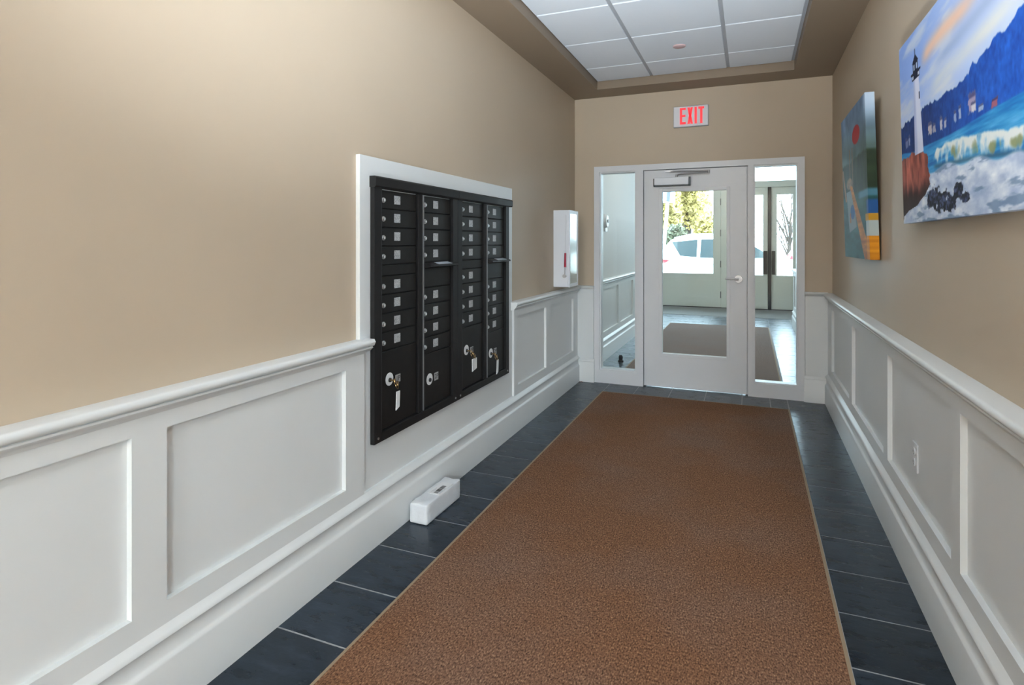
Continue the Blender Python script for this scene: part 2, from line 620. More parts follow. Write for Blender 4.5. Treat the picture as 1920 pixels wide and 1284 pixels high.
# door stops
fr.box(DR0 - 0.012, DR0 + 0.012, YB + 0.0445, FY1, 0, FZ - 0.055)
fr.box(DR1 - 0.012, DR1 + 0.012, YB + 0.0445, FY1, 0, FZ - 0.055)
fr.box(DR0 + 0.012, DR1 - 0.012, YB + 0.0445, FY1, FZ - 0.075, FZ - 0.055)
trim2 = struct(fr.build('trim_2', M['doorwhite']), 'white painted frame holding the door and both sidelights')


def glazed(name, x0, x1, z0, z1, label):
    g = struct(B(name, x0 - 0.006, x1 + 0.006, YB + 0.030, YB + 0.036, z0 - 0.006, z1 + 0.006, M['glass']), label)
    m = MB()
    w = 0.012
    for ya, yb in ((YB - 0.006, YB + 0.030), (YB + 0.036, YB + 0.09)):
        m.box(x0 - w, x0, ya, yb, z0 - w, z1 + w)
        m.box(x1, x1 + w, ya, yb, z0 - w, z1 + w)
        m.box(x0, x1, ya, yb, z0 - w, z0)
        m.box(x0, x1, ya, yb, z1, z1 + w)
    m.build('glazing_bead', M['doorwhite'], g)
    return g


glazed('window_1', SL0, SL1, 0.140, FZ - 0.067, 'tall clear glass sidelight left of the door')
glazed('window_2', SR0, SR1, 0.134, FZ - 0.067, 'tall clear glass sidelight right of the door')

DZ0, DZ1 = 0.009, FZ - 0.060
GX0, GX1, GZ0, GZ1 = -0.774, -0.191, 0.326, 1.870
DY0, DY1 = YB + 0.004, YB + 0.044
d = MB()
d.box(DR0, GX0, DY0, DY1, DZ0, DZ1)
d.box(GX1, DR1, DY0, DY1, DZ0, DZ1)
d.box(GX0, GX1, DY0, DY1, DZ0, GZ0)
d.box(GX0, GX1, DY0, DY1, GZ1, DZ1)
door1 = struct(d.build('door_1', M['doorwhite']), 'white door with one tall glass pane, lever handle and closer')
B('glass_pane', GX0 - 0.004, GX1 + 0.004, YB + 0.016, YB + 0.022, GZ0 - 0.004, GZ1 + 0.004, M['glass'], door1)
m = MB()
w, t = 0.026, 0.007
for ya, yb in ((DY0 - t, DY0), (DY1, DY1 + t)):
    m.box(GX0 - w, GX0 + 0.004, ya, yb, GZ0 - w, GZ1 + w)
    m.box(GX1 - 0.004, GX1 + w, ya, yb, GZ0 - w, GZ1 + w)
    m.box(GX0 + 0.004, GX1 - 0.004, ya, yb, GZ0 - w, GZ0 + 0.004)
    m.box(GX0 + 0.004, GX1 - 0.004, ya, yb, GZ1 - 0.004, GZ1 + w)
m.build('glazing_frame', M['doorwhite'], door1, bevel=0.002, seg=1)
# lever handle
lh = MB().cyl((-0.094, DY0, 1.052), (-0.094, DY0 - 0.012, 1.052), 0.036, 0.034, 28).build('lever_handle', M['chrome'], door1, smooth=True)
lv = MB().cyl((-0.094, DY0 - 0.01, 1.052), (-0.094, DY0 - 0.055, 1.052), 0.012, n=16)
lv.cyl((-0.090, DY0 - 0.052, 1.052), (-0.150, DY0 - 0.056, 1.053), 0.0095, n=12).cyl((-0.150, DY0 - 0.056, 1.053), (-0.205, DY0 - 0.050, 1.054), 0.0095, 0.008, n=12)
lv.build('lever', M['chrome'], lh, smooth=True)
# closer
cl = MB().box(-0.838, -0.526, DY0 - 0.055, DY0 - 0.004, 1.926, 1.996).build('closer_body', M['cabinet'], door1, bevel=0.003)
m = MB()  # dark strips standing in for the shaded gap round the closer cover
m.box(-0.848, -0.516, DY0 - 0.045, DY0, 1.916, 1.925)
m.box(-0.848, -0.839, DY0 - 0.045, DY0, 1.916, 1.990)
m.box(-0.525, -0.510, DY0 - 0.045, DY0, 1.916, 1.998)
m.build('closer_shadow_strips', M['darkmetal'], cl)
m = MB()
m.cyl((-0.635, DY0 - 0.03, 1.994), (-0.635, DY0 - 0.03, 2.022), 0.010, n=12)
m.tube([(-0.635, DY0 - 0.03, 2.016), (-0.600, DY0 - 0.045, 2.022), (-0.345, DY0 - 0.075, 2.026)], 0.006)
m.cyl((-0.345, DY0 - 0.075, 2.018), (-0.345, DY0 - 0.075, 2.048), 0.010, n=12)
m.tube([(-0.345, DY0 - 0.075, 2.040), (-0.690, DY0 - 0.040, 2.052)], 0.007)
m.box(-0.735, -0.660, DY0 - 0.045, DY0 - 0.018, 2.046, 2.064)
m.build('closer_arm', M['chrome'], cl, smooth=True)

# ------------------------------------------------------------------ CEILING
RX0, RX1, RY0, RY1 = -1.326, 0.345, 1.0, 5.375
c = MB()
c.box(WL - 0.1, RX0, RY0, YB + 0.1, SOF, 3.05)
c.box(RX1, WR + 0.1, RY0, YB + 0.1, SOF, 3.05)
c.box(RX0, RX1, RY1, YB + 0.1, SOF, 3.05)
c.box(WL - 0.1, 3.75, RB - 0.15, RY0, SOF, 3.05)
c.box(RX0, RX1, RY0, RY1, 2.93, 3.05)
ceiling = struct(c.build('ceiling', M['soffit']), 'brown painted soffit around a recessed white tiled ceiling')
BX1, BX2 = -0.822, -0.171
rows = [RY1, 4.952, 4.308, 3.664, 3.02, 2.376, 1.732, RY0]
cols = [(RX0 + 0.004, BX1 - 0.013), (BX1 + 0.013, BX2 - 0.013), (BX2 + 0.013, RX1 - 0.022)]
ctc = {}
for a, b in zip(rows[:-1], rows[1:]):
    for x0, x1 in cols:
        k = (round(x1 - x0, 3), round(a - b - 0.014, 3))
        if k not in ctc:
            ctc[k] = MB().box(-k[0] / 2, k[0] / 2, -k[1] / 2, k[1] / 2, 0, 0.03).mesh('ceiling_tile', M['ctile'], bevel=0.003, seg=1)
        link('ceiling_tile', ctc[k], ceiling, loc=((x0 + x1) / 2, (a + b) / 2, TILEZ + rnd.uniform(0, 0.0015)))
for x, w in ((BX1, 0.013), (BX2, 0.013), (RX1 - 0.011, 0.011)):
    B('grid_bar', x - w, x + w, RY0, RY1, TILEZ + 0.008, TILEZ + 0.03, M['grid'], ceiling)
for yv in rows[1:-1]:
    for x0, x1 in cols:
        B('grid_bar', x0, x1, yv - 0.007, yv + 0.007, TILEZ + 0.008, TILEZ + 0.03, M['grid'], ceiling)
sp = MB().cyl((-0.500, 4.632, TILEZ - 0.008), (-0.500, 4.632, TILEZ + 0.002), 0.046, 0.05, 28).build('sprinkler_cover', M['pinkplate'], bevel=0.002, seg=1, smooth=True)
tag(sp, 'small round pinkish sprinkler cover plate on the white ceiling tiles', 'sprinkler cover')

# ------------------------------------------------------------------ LOBBY BEHIND THE CAMERA (closes the room, lets daylight in)
struct(B('wall_lobby', WR + 0.12, 3.7, 0.9, 1.02, 0, 2.95, M['tan']))
struct(B('wall_lobby_side', 3.6, 3.72, RB - 0.1, 1.0, 0, 2.95, M['tan']))
wr = MB()
WX0, WX1, WZ0, WZ1 = 1.3, 3.4, 0.85, 2.62
wr.box(WL - 0.1, WX0, RB - 0.1, RB + 0.02, 0, 2.95)
wr.box(WX1, 3.72, RB - 0.1, RB + 0.02, 0, 2.95)
wr.box(WX0, WX1, RB - 0.1, RB + 0.02, 0, WZ0)
wr.box(WX0, WX1, RB - 0.1, RB + 0.02, WZ1, 2.95)
struct(wr.build('wall_rear', M['tan']))
win = struct(B('window_3', WX0, WX1, RB - 0.045, RB - 0.038, WZ0, WZ1, M['glass']), 'large lobby window')
m = MB()
for x in np.linspace(WX0 + 0.03, WX1 - 0.03, 5):
    m.box(x - 0.03, x + 0.03, RB - 0.09, RB + 0.01, WZ0, WZ1)
m.box(WX0, WX1, RB - 0.088, RB + 0.008, WZ0, WZ0 + 0.05)
m.box(WX0, WX1, RB - 0.088, RB + 0.008, WZ1 - 0.05, WZ1)
m.build('window_frame', M['white'], win)

LAMP = 95.0
M['fill_globe'] = mat('added_opal_lamp', (0.9, 0.9, 0.88), 0.3, emit=((0.90, 0.96, 1.0), LAMP))


def drum(x, y, label):  # lamps added out of view to brighten the hallway
    r = empty('added_drum_lamp', (x, y, SOF))
    tag(r, label, 'lamp', 'added opal drum lamps on the unseen lobby ceiling')
    MB().cyl((x, y, SOF), (x, y, SOF - 0.02), 0.31, n=36).build('rim', M['chrome'], r)
    MB().cyl((x, y, SOF - 0.02), (x, y, SOF - 0.13), 0.29, 0.27, n=36).build('diffuser', M['fill_globe'], r, smooth=True)


drum(-0.20, -4.5, 'added opal drum lamp on the unseen lobby ceiling, hallway side')
drum(1.6, -4.4, 'added opal drum lamp on the unseen lobby ceiling, far side')


def added_ceiling_wash(x, y, z, target, power, label):  # unseen lamp added to brighten the ceiling tiles, much like bounced flash
    """Unseen floor lamp with a tilting spot head, added to brighten the hallway ceiling."""
    r = empty('added_floor_lamp', (x, y, 0))
    tag(r, label, 'lamp')
    MB().cyl((x, y, 0), (x, y, 0.025), 0.16, 0.15, 28).build('base', M['darkmetal'], r)
    MB().cyl((x, y, 0.025), (x, y, z - 0.10), 0.013, n=12).build('pole', M['darkmetal'], r)
    d_ = (Vector(target) - Vector((x, y, z))).normalized()
    c_ = Vector((x, y, z))
    MB().cyl(c_ - d_ * 0.22, c_ - d_ * 0.02, 0.07, 0.10, 24).build('head', M['darkmetal'], r, smooth=True)
    ld = bpy.data.lights.new('added_wash_spot', 'SPOT')
    ld.energy = power
    ld.color = (0.84, 0.93, 1.0)
    ld.spot_size = math.radians(80)
    ld.spot_blend = 1.0
    ld.shadow_soft_size = 0.09
    lo_ = bpy.data.objects.new('added_wash_spot', ld)
    COL.objects.link(lo_)
    lo_.location = c_
    lo_.rotation_euler = d_.to_track_quat('-Z', 'Y').to_euler()
    lo_.parent = r
    lo_.matrix_parent_inverse = Matrix.Translation(r.location).inverted()


added_ceiling_wash(-0.15, -0.30, 0.55, (-0.45, 2.6, 4.1), 500, 'added dark floor lamp behind the viewer, brightening the hallway ceiling')

# ------------------------------------------------------------------ VESTIBULE
VY0, VY1, VY2, VH = YB + 0.12, 10.8, 13.1, 3.10
VR = 0.715
wvl = struct(B('wall_vestibule_left', WL - 0.12, WL, VY0, VY1, 0, VH, M['vest']), 'pale vestibule wall seen through the left sidelight')
wainscot(wvl, WL, 1, VY0, VY1, [(5.95, 6.60), (6.72, 7.62), (7.74, 8.64), (8.76, 9.66), (9.78, 10.68)])
baseboard('baseboard_vestibule_left', WL, 1, VY0, VY1)
wvr = struct(B('wall_vestibule_right', VR, VR + 0.12, VY0, VY1, 0, VH, M['vest']), 'pale vestibule wall seen through the right sidelight')
wainscot(wvr, VR, -1, VY0, VY1, [(5.95, 6.60), (6.72, 7.62), (7.74, 8.64), (8.76, 9.66), (9.78, 10.68)])
baseboard('baseboard_vestibule_right', VR, -1, VY0, VY1)
struct(B('wall_entry_left', -2.72, -2.6, VY1, VY2 + 0.1, 0, VH, M['vest']))
struct(B('wall_entry_right', 1.05, 1.17, VY1, VY2 + 0.1, 0, VH, M['vest']))
struct(MB().box(-2.7, WL - 0.12, VY1 - 0.1, VY1, 0, VH).build('wall_entry_return', M['vest']))
struct(MB().box(VR + 0.12, 1.17, VY1 - 0.1, VY1, 0, VH).build('wall_entry_return_right', M['vest']))
struct(B('floor_entry', -2.72, WL - 0.1, VY1 - 0.1, VY2 + 0.15, -0.1, -0.004, M['grout']))
struct(MB().box(-2.72, 1.2, VY0 - 0.02, VY2 + 0.12, VH, VH + 0.1).build('ceiling_vestibule', M['ctile']))

# glazed front
wf = MB()
yA, yB_ = VY2, VY2 + 0.10
wf.box(-2.6, 1.05, yA, yB_, 2.97, VH)
wf.box(-2.6, 1.05, yA, yB_, 2.53, 2.66)
wf.box(-2.6, -2.15, yA, yB_, 0, 2.53)
wf.box(-0.56, -0.145, yA, yB_, 0, 2.53)
wf.box(0.905, 1.05, yA, yB_, 0, 2.53)
wf.box(-2.6, -2.5, yA, yB_, 2.66, 2.97)
wf.box(-0.40, -0.30, yA, yB_, 2.66, 2.97)
wf.box(0.95, 1.05, yA, yB_, 2.66, 2.97)
# stops behind the leaves and a thin bar in the transom
wf.box(-0.62, -0.55, yA + 0.068, yB_ + 0.02, 0, 2.56)
wf.box(-2.17, -2.12, yA + 0.068, yB_ + 0.02, 0, 2.56)
wf.box(-0.16, -0.115, yA + 0.068, yB_ + 0.02, 0, 2.56)
wf.box(0.875, 0.92, yA + 0.068, yB_ + 0.02, 0, 2.56)
wf.box(-2.2, 0.95, yA + 0.068, yB_ + 0.02, 2.505, 2.56)
wf.box(-2.5, 0.95, yA + 0.03, yA + 0.048, 2.895, 2.908)
wall_front = struct(wf.build('wall_front', M['cream']), 'pale framed glazed front of the vestibule')
for a, b in ((-2.5, -0.40), (-0.30, 0.95)):
    B('transom_pane', a, b, yA + 0.05, yA + 0.056, 2.66, 2.97, M['glass'], wall_front)


def leaf(name, x0, x1, gx0, gx1, gz0, gz1, label, panel=True):
    m = MB()
    y0, y1 = VY2 + 0.02, VY2 + 0.065
    z0, z1 = 0.015, 2.525
    m.box(x0, gx0, y0, y1, z0, z1)
    m.box(gx1, x1, y0, y1, z0, z1)
    m.box(gx0, gx1, y0, y1, z0, gz0)
    m.box(gx0, gx1, y0, y1, gz1, z1)
    o = struct(m.build(name, M['cream']), label)
    B('glass_pane', gx0, gx1, y0 + 0.02, y0 + 0.026, gz0, gz1, M['glass'], o)
    k = MB()
    a0, a1, b0, b1 = gx0 + 0.02, gx1 - 0.02, 0.20, gz0 - 0.13
    for q in (0,):
        k.box(a0, a1, y0 - 0.006, y0, b0, b0 + 0.02)
        k.box(a0, a1, y0 - 0.006, y0, b1 - 0.02, b1)
        k.box(a0, a0 + 0.02, y0 - 0.006, y0, b0 + 0.02, b1 - 0.02)
        k.box(a1 - 0.02, a1, y0 - 0.006, y0, b0 + 0.02, b1 - 0.02)
    k.build('panel_moulding', M['cream'], o)
    s = MB()
    s.box(gx0 - 0.015, gx1 + 0.015, y0 - 0.012, y0, gz0 - 0.025, gz0)
    s.build('glazing_bead', M['cream'], o)
    return o


L1 = leaf('door_2', -2.15, -0.565, -1.98, -0.72, 0.725, 2.50, 'wide pale glazed door leaf behind the door glass')
for z in (0.28, 0.93, 1.59, 2.25):
    MB().cyl((-0.562, VY2 + 0.012, z - 0.07), (-0.562, VY2 + 0.012, z + 0.07), 0.012, n=10).build('hinge', M['darkmetal'], L1)
L2 = leaf('door_3', -0.14, 0.346, -0.04, 0.258, 0.71, 2.372, 'left leaf of the far pale double doors')
L3 = leaf('door_4', 0.414, 0.90, 0.520, 0.815, 0.71, 2.372, 'right leaf of the far pale double doors')
struct(B('trim_3', 0.347, 0.413, VY2 - 0.02, VY2 + 0.09, 0, 2.53, M['rubber']), 'black centre post between the far double doors')
B('push_plate', 0.262, 0.338, VY2 + 0.0, VY2 + 0.018, 0.73, 1.215, M['rubber'], L2, bevel=0.004)
B('push_plate', 0.424, 0.486, VY2 + 0.0, VY2 + 0.018, 0.73, 1.215, M['rubber'], L3, bevel=0.004)
struct(B('trim_4', -2.15, 0.90, VY2 - 0.005, VY2 + 0.08, 0.0, 0.014, M['rubber']), 'dark threshold under the far double doors')

# flush ceiling lamps added to brighten the vestibule, no such source known there
M['dome'] = mat('added_opal_dome', (0.9, 0.9, 0.9), 0.3, emit=((1.0, 0.98, 0.92), 24.0))
for yv, lb in ((7.6, 'added round fill lamp on the vestibule ceiling nearer the glass door'), (11.4, 'added round fill lamp on the vestibule ceiling by the far doors')):
    r = empty('added_flush_lamp', (-0.5, yv, VH))
    tag(r, lb, 'lamp', 'added flush lamps brightening the vestibule')
    MB().cyl((-0.5, yv, VH), (-0.5, yv, VH - 0.03), 0.20, n=32).build('rim', M['plastic'], r)
    MB().cyl((-0.5, yv, VH - 0.03), (-0.5, yv, VH - 0.08), 0.18, 0.12, n=32).build('diffuser', M['dome'], r, smooth=True)

# things in the vestibule
ds = MB().cyl((-1.385, 6.74, 0.0), (-1.385, 6.74, 0.018), 0.032, 0.03, 18).cyl((-1.385, 6.74, 0.018), (-1.385, 6.74, 0.055), 0.020, 0.024, 18)
ds.cyl((-1.385, 6.74, 0.055), (-1.385, 6.74, 0.078), 0.026, 0.016, 18)
tag(ds.build('door_stop', M['rubber'], smooth=True), 'small black rubber door stop on the vestibule floor tiles', 'door stop')
wf_ = empty('wall_bell', (WL, 7.0, 1.60))
MB().cyl((WL, 7.0, 1.645), (WL + 0.035, 7.0, 1.645), 0.085, 0.07, 28).build('dome', M['plastic'], wf_, smooth=True)
MB().cyl((WL + 0.035, 7.0, 1.645), (WL + 0.045, 7.0, 1.645), 0.02, n=14).build('centre_cap', M['grid'], wf_, smooth=True)
B('back_box', WL, WL + 0.02, 6.95, 7.05, 1.52, 1.56, M['plastic'], wf_)
tag(wf_, 'small round white alarm bell on the vestibule wall behind the left sidelight', 'bell')

# ------------------------------------------------------------------ MAILBOXES
MZ0, MZ1 = 0.455, 1.640
XF = WL + 0.022           # surround face
XFR = XF + 0.024          # frame face
XD = XF + 0.010           # door face


def mailbox_unit(y0, y1, label, side):
    W = y1 - y0
    u = empty('mailbox_unit', (XF, (y0 + y1) / 2, MZ0))
    tag(u, label, 'mailbox', 'wall mailbox units')
    c1 = (y0 + 0.080 * W, y0 + 0.466 * W)
    c2 = (y0 + 0.540 * W, y0 + 0.921 * W)
    zt, zb = 1.630, 0.500
    f = MB()
    f.box(XF, XFR, y0 + 0.001, c1[0] - 0.006, MZ0, MZ1)
    f.box(XF, XFR, c2[1] + 0.006, y1 - 0.001, MZ0, MZ1)
    f.box(XF, XFR, c1[0] - 0.006, c2[1] + 0.006, MZ0, zb - 0.004)
    f.box(XF, XFR, c1[0] - 0.006, c2[1] + 0.006, zt + 0.004, MZ1)
    f.box(XF, XFR - 0.004, c1[1] + 0.010, c2[0] - 0.010, zb - 0.004, zt + 0.004)
    f.build('frame', M['black'], u, bevel=0.0015, seg=1)
    B('back_panel', XF - 0.001, XF + 0.002, y0 + 0.01, y1 - 0.01, MZ0 + 0.01, MZ1 - 0.01, M['rubber'], u)
    h = MB().prism([(XF, MZ1 - 0.004), (XF + 0.030, MZ1 - 0.004), (XF + 0.036, MZ1 + 0.002), (XF + 0.036, 1.680), (XF + 0.030, 1.687), (XF, 1.687)], 'y', y0 - (0.004 if side == 0 else -0.001), y1 + (0.040 if side == 1 else -0.001))
    h.build('hood', M['black'], u)
    for yy in (y0 + 0.03, y1 - 0.03):
        MB().cyl((XFR - 0.001, yy, MZ0 + 0.022), (XFR + 0.003, yy, MZ0 + 0.022), 0.006, n=10).build('screw', M['chrome'], u)
    # vertical light edge strips beside column two
    B('hinge_strip', XFR - 0.004, XFR + 0.002, c2[0] - 0.013, c2[0] - 0.007, zb, zt, M['stripgrey'], u)
    B('edge_strip', XFR - 0.006, XFR + 0.0005, c1[0] - 0.010, c1[0] - 0.006, zb, zt, M['stripdark'], u)
    DH = (zt - 1.275) / 4
    for (ya, yb), kind in ((c1, 0), (c2, 1)):
        tops = [zt - i * DH for i in range(4)]
        lower = 1.222 if kind == 0 else 1.140
        tops += [lower - i * DH for i in range(4)]
        for zt_ in tops:
            dmb = MB().box(XF + 0.002, XD, ya, yb, zt_ - DH + 0.0022, zt_ - 0.0022)
            do = dmb.build('mailbox_door', M['blackd'], u, bevel=0.002, seg=1)
            zc = zt_ - DH / 2
            lk = MB().cyl((XD, ya + 0.022, zc - 0.004), (XD + 0.005, ya + 0.022, zc - 0.004), 0.0125, n=16)
            lk.cyl((XD + 0.005, ya + 0.022, zc - 0.004), (XD + 0.011, ya + 0.022, zc - 0.004), 0.009, 0.008, n=16)
            lk.box(XD + 0.011, XD + 0.0116, ya + 0.0205, ya + 0.0235, zc - 0.010, zc + 0.002)
            lk.build('lock', M['lockchrome'], do, smooth=True)
            pc = ya + 0.445 * (yb - ya)
            B('number_plate', XD, XD + 0.0016, pc - 0.026, pc + 0.026, zc - 0.018, zc + 0.024, M['plate'], do)
        if kind == 0:
            B('blank_strip', XF + 0.002, XD, ya, yb, 1.224, 1.273, M['blackd'], u, bevel=0.002, seg=1)
        else:
            sl = B('outgoing_slot', XF + 0.002, XD, ya, yb, 1.142, 1.273, M['blackd'], u, bevel=0.002, seg=1)
            sc = MB().prism([(XD, 1.272), (XD + 0.006, 1.274), (XD + 0.046, 1.262), (XD + 0.048, 1.254), (XD + 0.040, 1.252), (XD, 1.244)], 'y', ya + 0.004, yb + 0.012)
            sc.build('scoop_lip', M['black'], sl)
            MB().prism([(XD + 0.010, 1.2735), (XD + 0.040, 1.2645), (XD + 0.0395, 1.2665), (XD + 0.0095, 1.2755)], 'y', ya + 0.11, ya + 0.26).build('slot_label', M['grid'], sl)
        pz = lower - 4 * DH
        pd = B('parcel_door', XF + 0.002, XD, ya, yb, zb + 0.002, pz - 0.002, M['blackd'], u, bevel=0.002, seg=1)
        zc = pz - 0.140
        yc = ya + 0.074
        MB().cyl((XD, yc, zc), (XD + 0.002, yc, zc), 0.031, n=32).build('lock_disc', M['paper'], pd)
        lk = MB().cyl((XD + 0.002, yc, zc - 0.004), (XD + 0.008, yc, zc - 0.004), 0.011, 0.010, n=18)
        lk.build('lock', M['darkmetal'], pd, smooth=True)
        lab = B('door_label', XD, XD + 0.0016, ya + 0.126, ya + 0.168, zc - 0.030 if kind == 0 else zc - 0.020, zc + 0.008 if kind == 0 else zc + 0.022, M['plate2'], pd)
        tm = text_mesh('1P' if kind == 0 else '2P', 0.036, 0.0003, M['ink'])
        zl = zc - 0.011 if kind == 0 else zc + 0.001
        link('lettering', tm, lab, loc=(XD + 0.0020, ya + 0.147, zl), rot=(math.pi / 2, 0, math.pi / 2))
        yield_keys.append((ya, yc, zc, kind, pd))
    return u


M['stripgrey'] = mat('grey_strip', (0.20, 0.20, 0.21), 0.4, 0.5)
M['stripdark'] = mat('dark_strip', (0.05, 0.05, 0.055), 0.4, 0.5)
M['plate2'] = mat('label_grey', (0.36, 0.36, 0.36), 0.5)
yield_keys = []
U1 = mailbox_unit(2.225, 3.048, 'left half of the black wall mailboxes, nearest the camera', 0)
U2 = mailbox_unit(3.048, 3.835, 'right half of the black wall mailboxes, nearest the glazed door', 1)


def key_set(name, yc, zc, label, tag_y, tag_z0, tag_z1, tag_w, tilt, rings):
    k = empty(name, (XD, yc, zc))
    tag(k, label, 'keys', 'keys left in the parcel locker locks')
    m = MB()
    m.cyl((XD + 0.008, yc, zc - 0.004), (XD + 0.030, yc, zc - 0.004), 0.004, n=10)
    m.cyl((XD + 0.030, yc - 0.001, zc - 0.008), (XD + 0.034, yc + 0.001, zc - 0.008), 0.015, n=20)
    m.build('key', M['brass'], k, smooth=True)
    m = MB()
    m.torus((XD + 0.036, yc + 0.010, zc - 0.028), (0.5, 0.7, 0.2), 0.017, 0.0022)
    for i in range(rings):
        m.cyl((XD + 0.034 + 0.004 * i, yc + 0.018 + 0.007 * i, zc - 0.022 - 0.010 * i), (XD + 0.038 + 0.004 * i, yc + 0.019 + 0.007 * i, zc - 0.022 - 0.010 * i), 0.013, n=18)
    m.build('key_ring', M['brass'], k, smooth=True)
    m = MB()
    pts = [(tag_y - tag_w / 2, tag_z1), (tag_y + tag_w / 2, tag_z1), (tag_y + tag_w / 2 - tilt, tag_z0 + 0.012), (tag_y - tag_w / 2 - tilt, tag_z0)]
    m.prism(pts, 'x', XD + 0.028, XD + 0.032)
    m.build('key_tag', M['paper'], k)
    return k


(a1, y1_, z1_, _, _), (a2, y2_, z2_, _, _), (a3, y3_, z3_, _, _), (a4, y4_, z4_, _, _) = yield_keys
key_set('key_set', y1_, z1_, 'brass key with long white tag in the nearest mailbox column', y1_ + 0.030, z1_ - 0.150, z1_ - 0.062, 0.030, 0.004, 1)
key_set('key_set', y3_, z3_, 'bunch of brass keys with short wide white tag in the third mailbox column', y3_ + 0.052, z3_ - 0.135, z3_ - 0.058, 0.062, 0.0, 3)
key_set('key_set', y4_, z4_, 'key with thin white tag in the mailbox column nearest the door', y4_ + 0.048, z4_ - 0.145, z4_ - 0.050, 0.026, 0.006, 1)

# ------------------------------------------------------------------ FIRE EXTINGUISHER CABINET
ky0, ky1, kz0, kz1, kx = 4.985, 5.262, 0.985, 1.672, WL + 0.152
kc = empty('extinguisher_cabinet', (WL, (ky0 + ky1) / 2, kz0))
tag(kc, 'white wall cabinet with red glass hammer on its side, near the hallway corner', 'cabinet')
B('cabinet_body', WL, kx - 0.012, ky0, ky1, kz0, kz1, M['cabinet'], kc, bevel=0.004)
m = MB()
m.box(kx - 0.012, kx, ky0, ky0 + 0.022, kz0, kz1)
m.box(kx - 0.012, kx, ky1 - 0.022, ky1, kz0, kz1)
m.box(kx - 0.012, kx, ky0 + 0.022, ky1 - 0.022, kz0, kz0 + 0.03)
m.box(kx - 0.012, kx, ky0 + 0.022, ky1 - 0.022, kz1 - 0.03, kz1)
kd = m.build('cabinet_door', M['cabinet'], kc)
B('window', kx - 0.010, kx - 0.004, ky0 + 0.022, ky1 - 0.022, kz0 + 0.03, kz1 - 0.03, M['acrylic'], kd)
hm = MB().cyl((-1.519, ky0 - 0.010, 1.165), (-1.517, ky0 - 0.010, 1.290), 0.010, 0.008, n=12).build('hammer', M['red'], kc, smooth=True)
MB().cyl((-1.521, ky0 - 0.010, 1.095), (-1.519, ky0 - 0.010, 1.170), 0.005, n=10).cyl((-1.521, ky0 - 0.03, 1.085), (-1.521, ky0 - 0.001, 1.085), 0.017, 0.013, n=16).build('hammer_head', M['chrome'], hm, smooth=True)
MB().tube([(-1.517, ky0 - 0.006, 1.29), (-1.516, ky0 - 0.004, 1.46), (-1.512, ky0 - 0.003, 1.63)], 0.0013, n=6).build('chain', M['grid'], kc)

# ------------------------------------------------------------------ EXIT SIGN
ex = empty('exit_sign', (-0.505, YB, 2.462))
tag(ex, 'white EXIT sign with red letters on the tan wall above the door', 'exit sign')
B('housing', -0.664, -0.350, YB - 0.030, YB, 2.462, 2.658, M['grid'], ex, bevel=0.006)
B('face_plate', -0.660, -0.354, YB - 0.036, YB - 0.029, 2.466, 2.654, M['exitwhite'], ex, bevel=0.003)
zl0, zl1 = 2.487, 2.640
yl0, yl1 = YB - 0.039, YB - 0.036


def letter(polys):
    m = MB()
    for p in polys:
        m.prism(p, 'y', yl0, yl1)
    m.build('letter', M['exitred'], ex)


def R4(x0, x1, z0, z1):
    return [(x0, z0), (x1, z0), (x1, z1), (x0, z1)]


s = 0.020
x = -0.604
letter([R4(x, x + s, zl0, zl1), R4(x + s, x + 0.053, zl1 - s, zl1), R4(x + s, x + 0.053, zl0, zl0 + s), R4(x + s, x + 0.050, 2.555, 2.555 + s)])
x = -0.537
letter([[(x, zl0), (x + 0.021, zl0), (x + 0.050, zl1), (x + 0.029, zl1)], [(x + 0.029, zl0), (x + 0.050, zl0), (x + 0.021, zl1), (x, zl1)]])
letter([R4(-0.473, -0.452, zl0, zl1)])
letter([R4(-0.439, -0.388, zl1 - s, zl1), R4(-0.424, -0.403, zl0, zl1 - s)])

# ------------------------------------------------------------------ OUTLET
ou = empty('wall_outlet', (WR - OP, 2.875, 0.44))
tag(ou, 'white duplex electrical outlet on the right wainscot panel', 'outlet')
xo = WR - OP
B('cover_plate', xo - 0.007, xo, 2.838, 2.914, 0.432, 0.550, M['plastic'], ou, bevel=0.003)
for z in (0.470, 0.512):
    r = MB().cyl((xo - 0.007, 2.876, z), (xo - 0.0105, 2.876, z), 0.0175, n=20).build('receptacle', M['plastic'], ou, bevel=0.001, seg=1)
    k = MB()
    k.box(xo - 0.0108, xo - 0.0104, 2.868, 2.870, z - 0.003, z + 0.007)
    k.box(xo - 0.0108, xo - 0.0104, 2.882, 2.884, z - 0.003, z + 0.006)
    k.cyl((xo - 0.0104, 2.876, z - 0.009), (xo - 0.0108, 2.876, z - 0.009), 0.0024, n=8)
    k.build('slots', M['ink'], r)

# ------------------------------------------------------------------ PACKAGE
pk = empty('parcel', (-1.503, 2.645, 0.0))
tag(pk, 'white plastic wrapped parcel lying on the slate floor by the baseboard', 'parcel')
bm = bmesh.new()
bmesh.ops.create_cube(bm, size=1.0)
bmesh.ops.scale(bm, vec=(0.098, 0.345, 0.098), verts=bm.verts)
bmesh.ops.bevel(bm, geom=list(bm.edges), offset=0.007, segments=2, affect='EDGES', profile=0.5)
bmesh.ops.subdivide_edges(bm, edges=[e for e in bm.edges if e.calc_length() > 0.05], cuts=7, use_grid_fill=True)
rp = random.Random(4)
for v in bm.verts:
    q = v.co
    wv = 0.0016 * math.sin(37 * q.y + 9 * q.z) + 0.0012 * math.sin(61 * q.y + 80 * q.x) + rp.uniform(-0.0008, 0.0008)
    if q.z > -0.045:
        v.co += Vector((wv * (1 if q.x > 0 else 0), wv, wv * (1 if q.z > 0 else 0)))
    v.co.z += 0.0495
for f in bm.faces:
    f.smooth = True
me = bpy.data.meshes.new('wrapped_box')
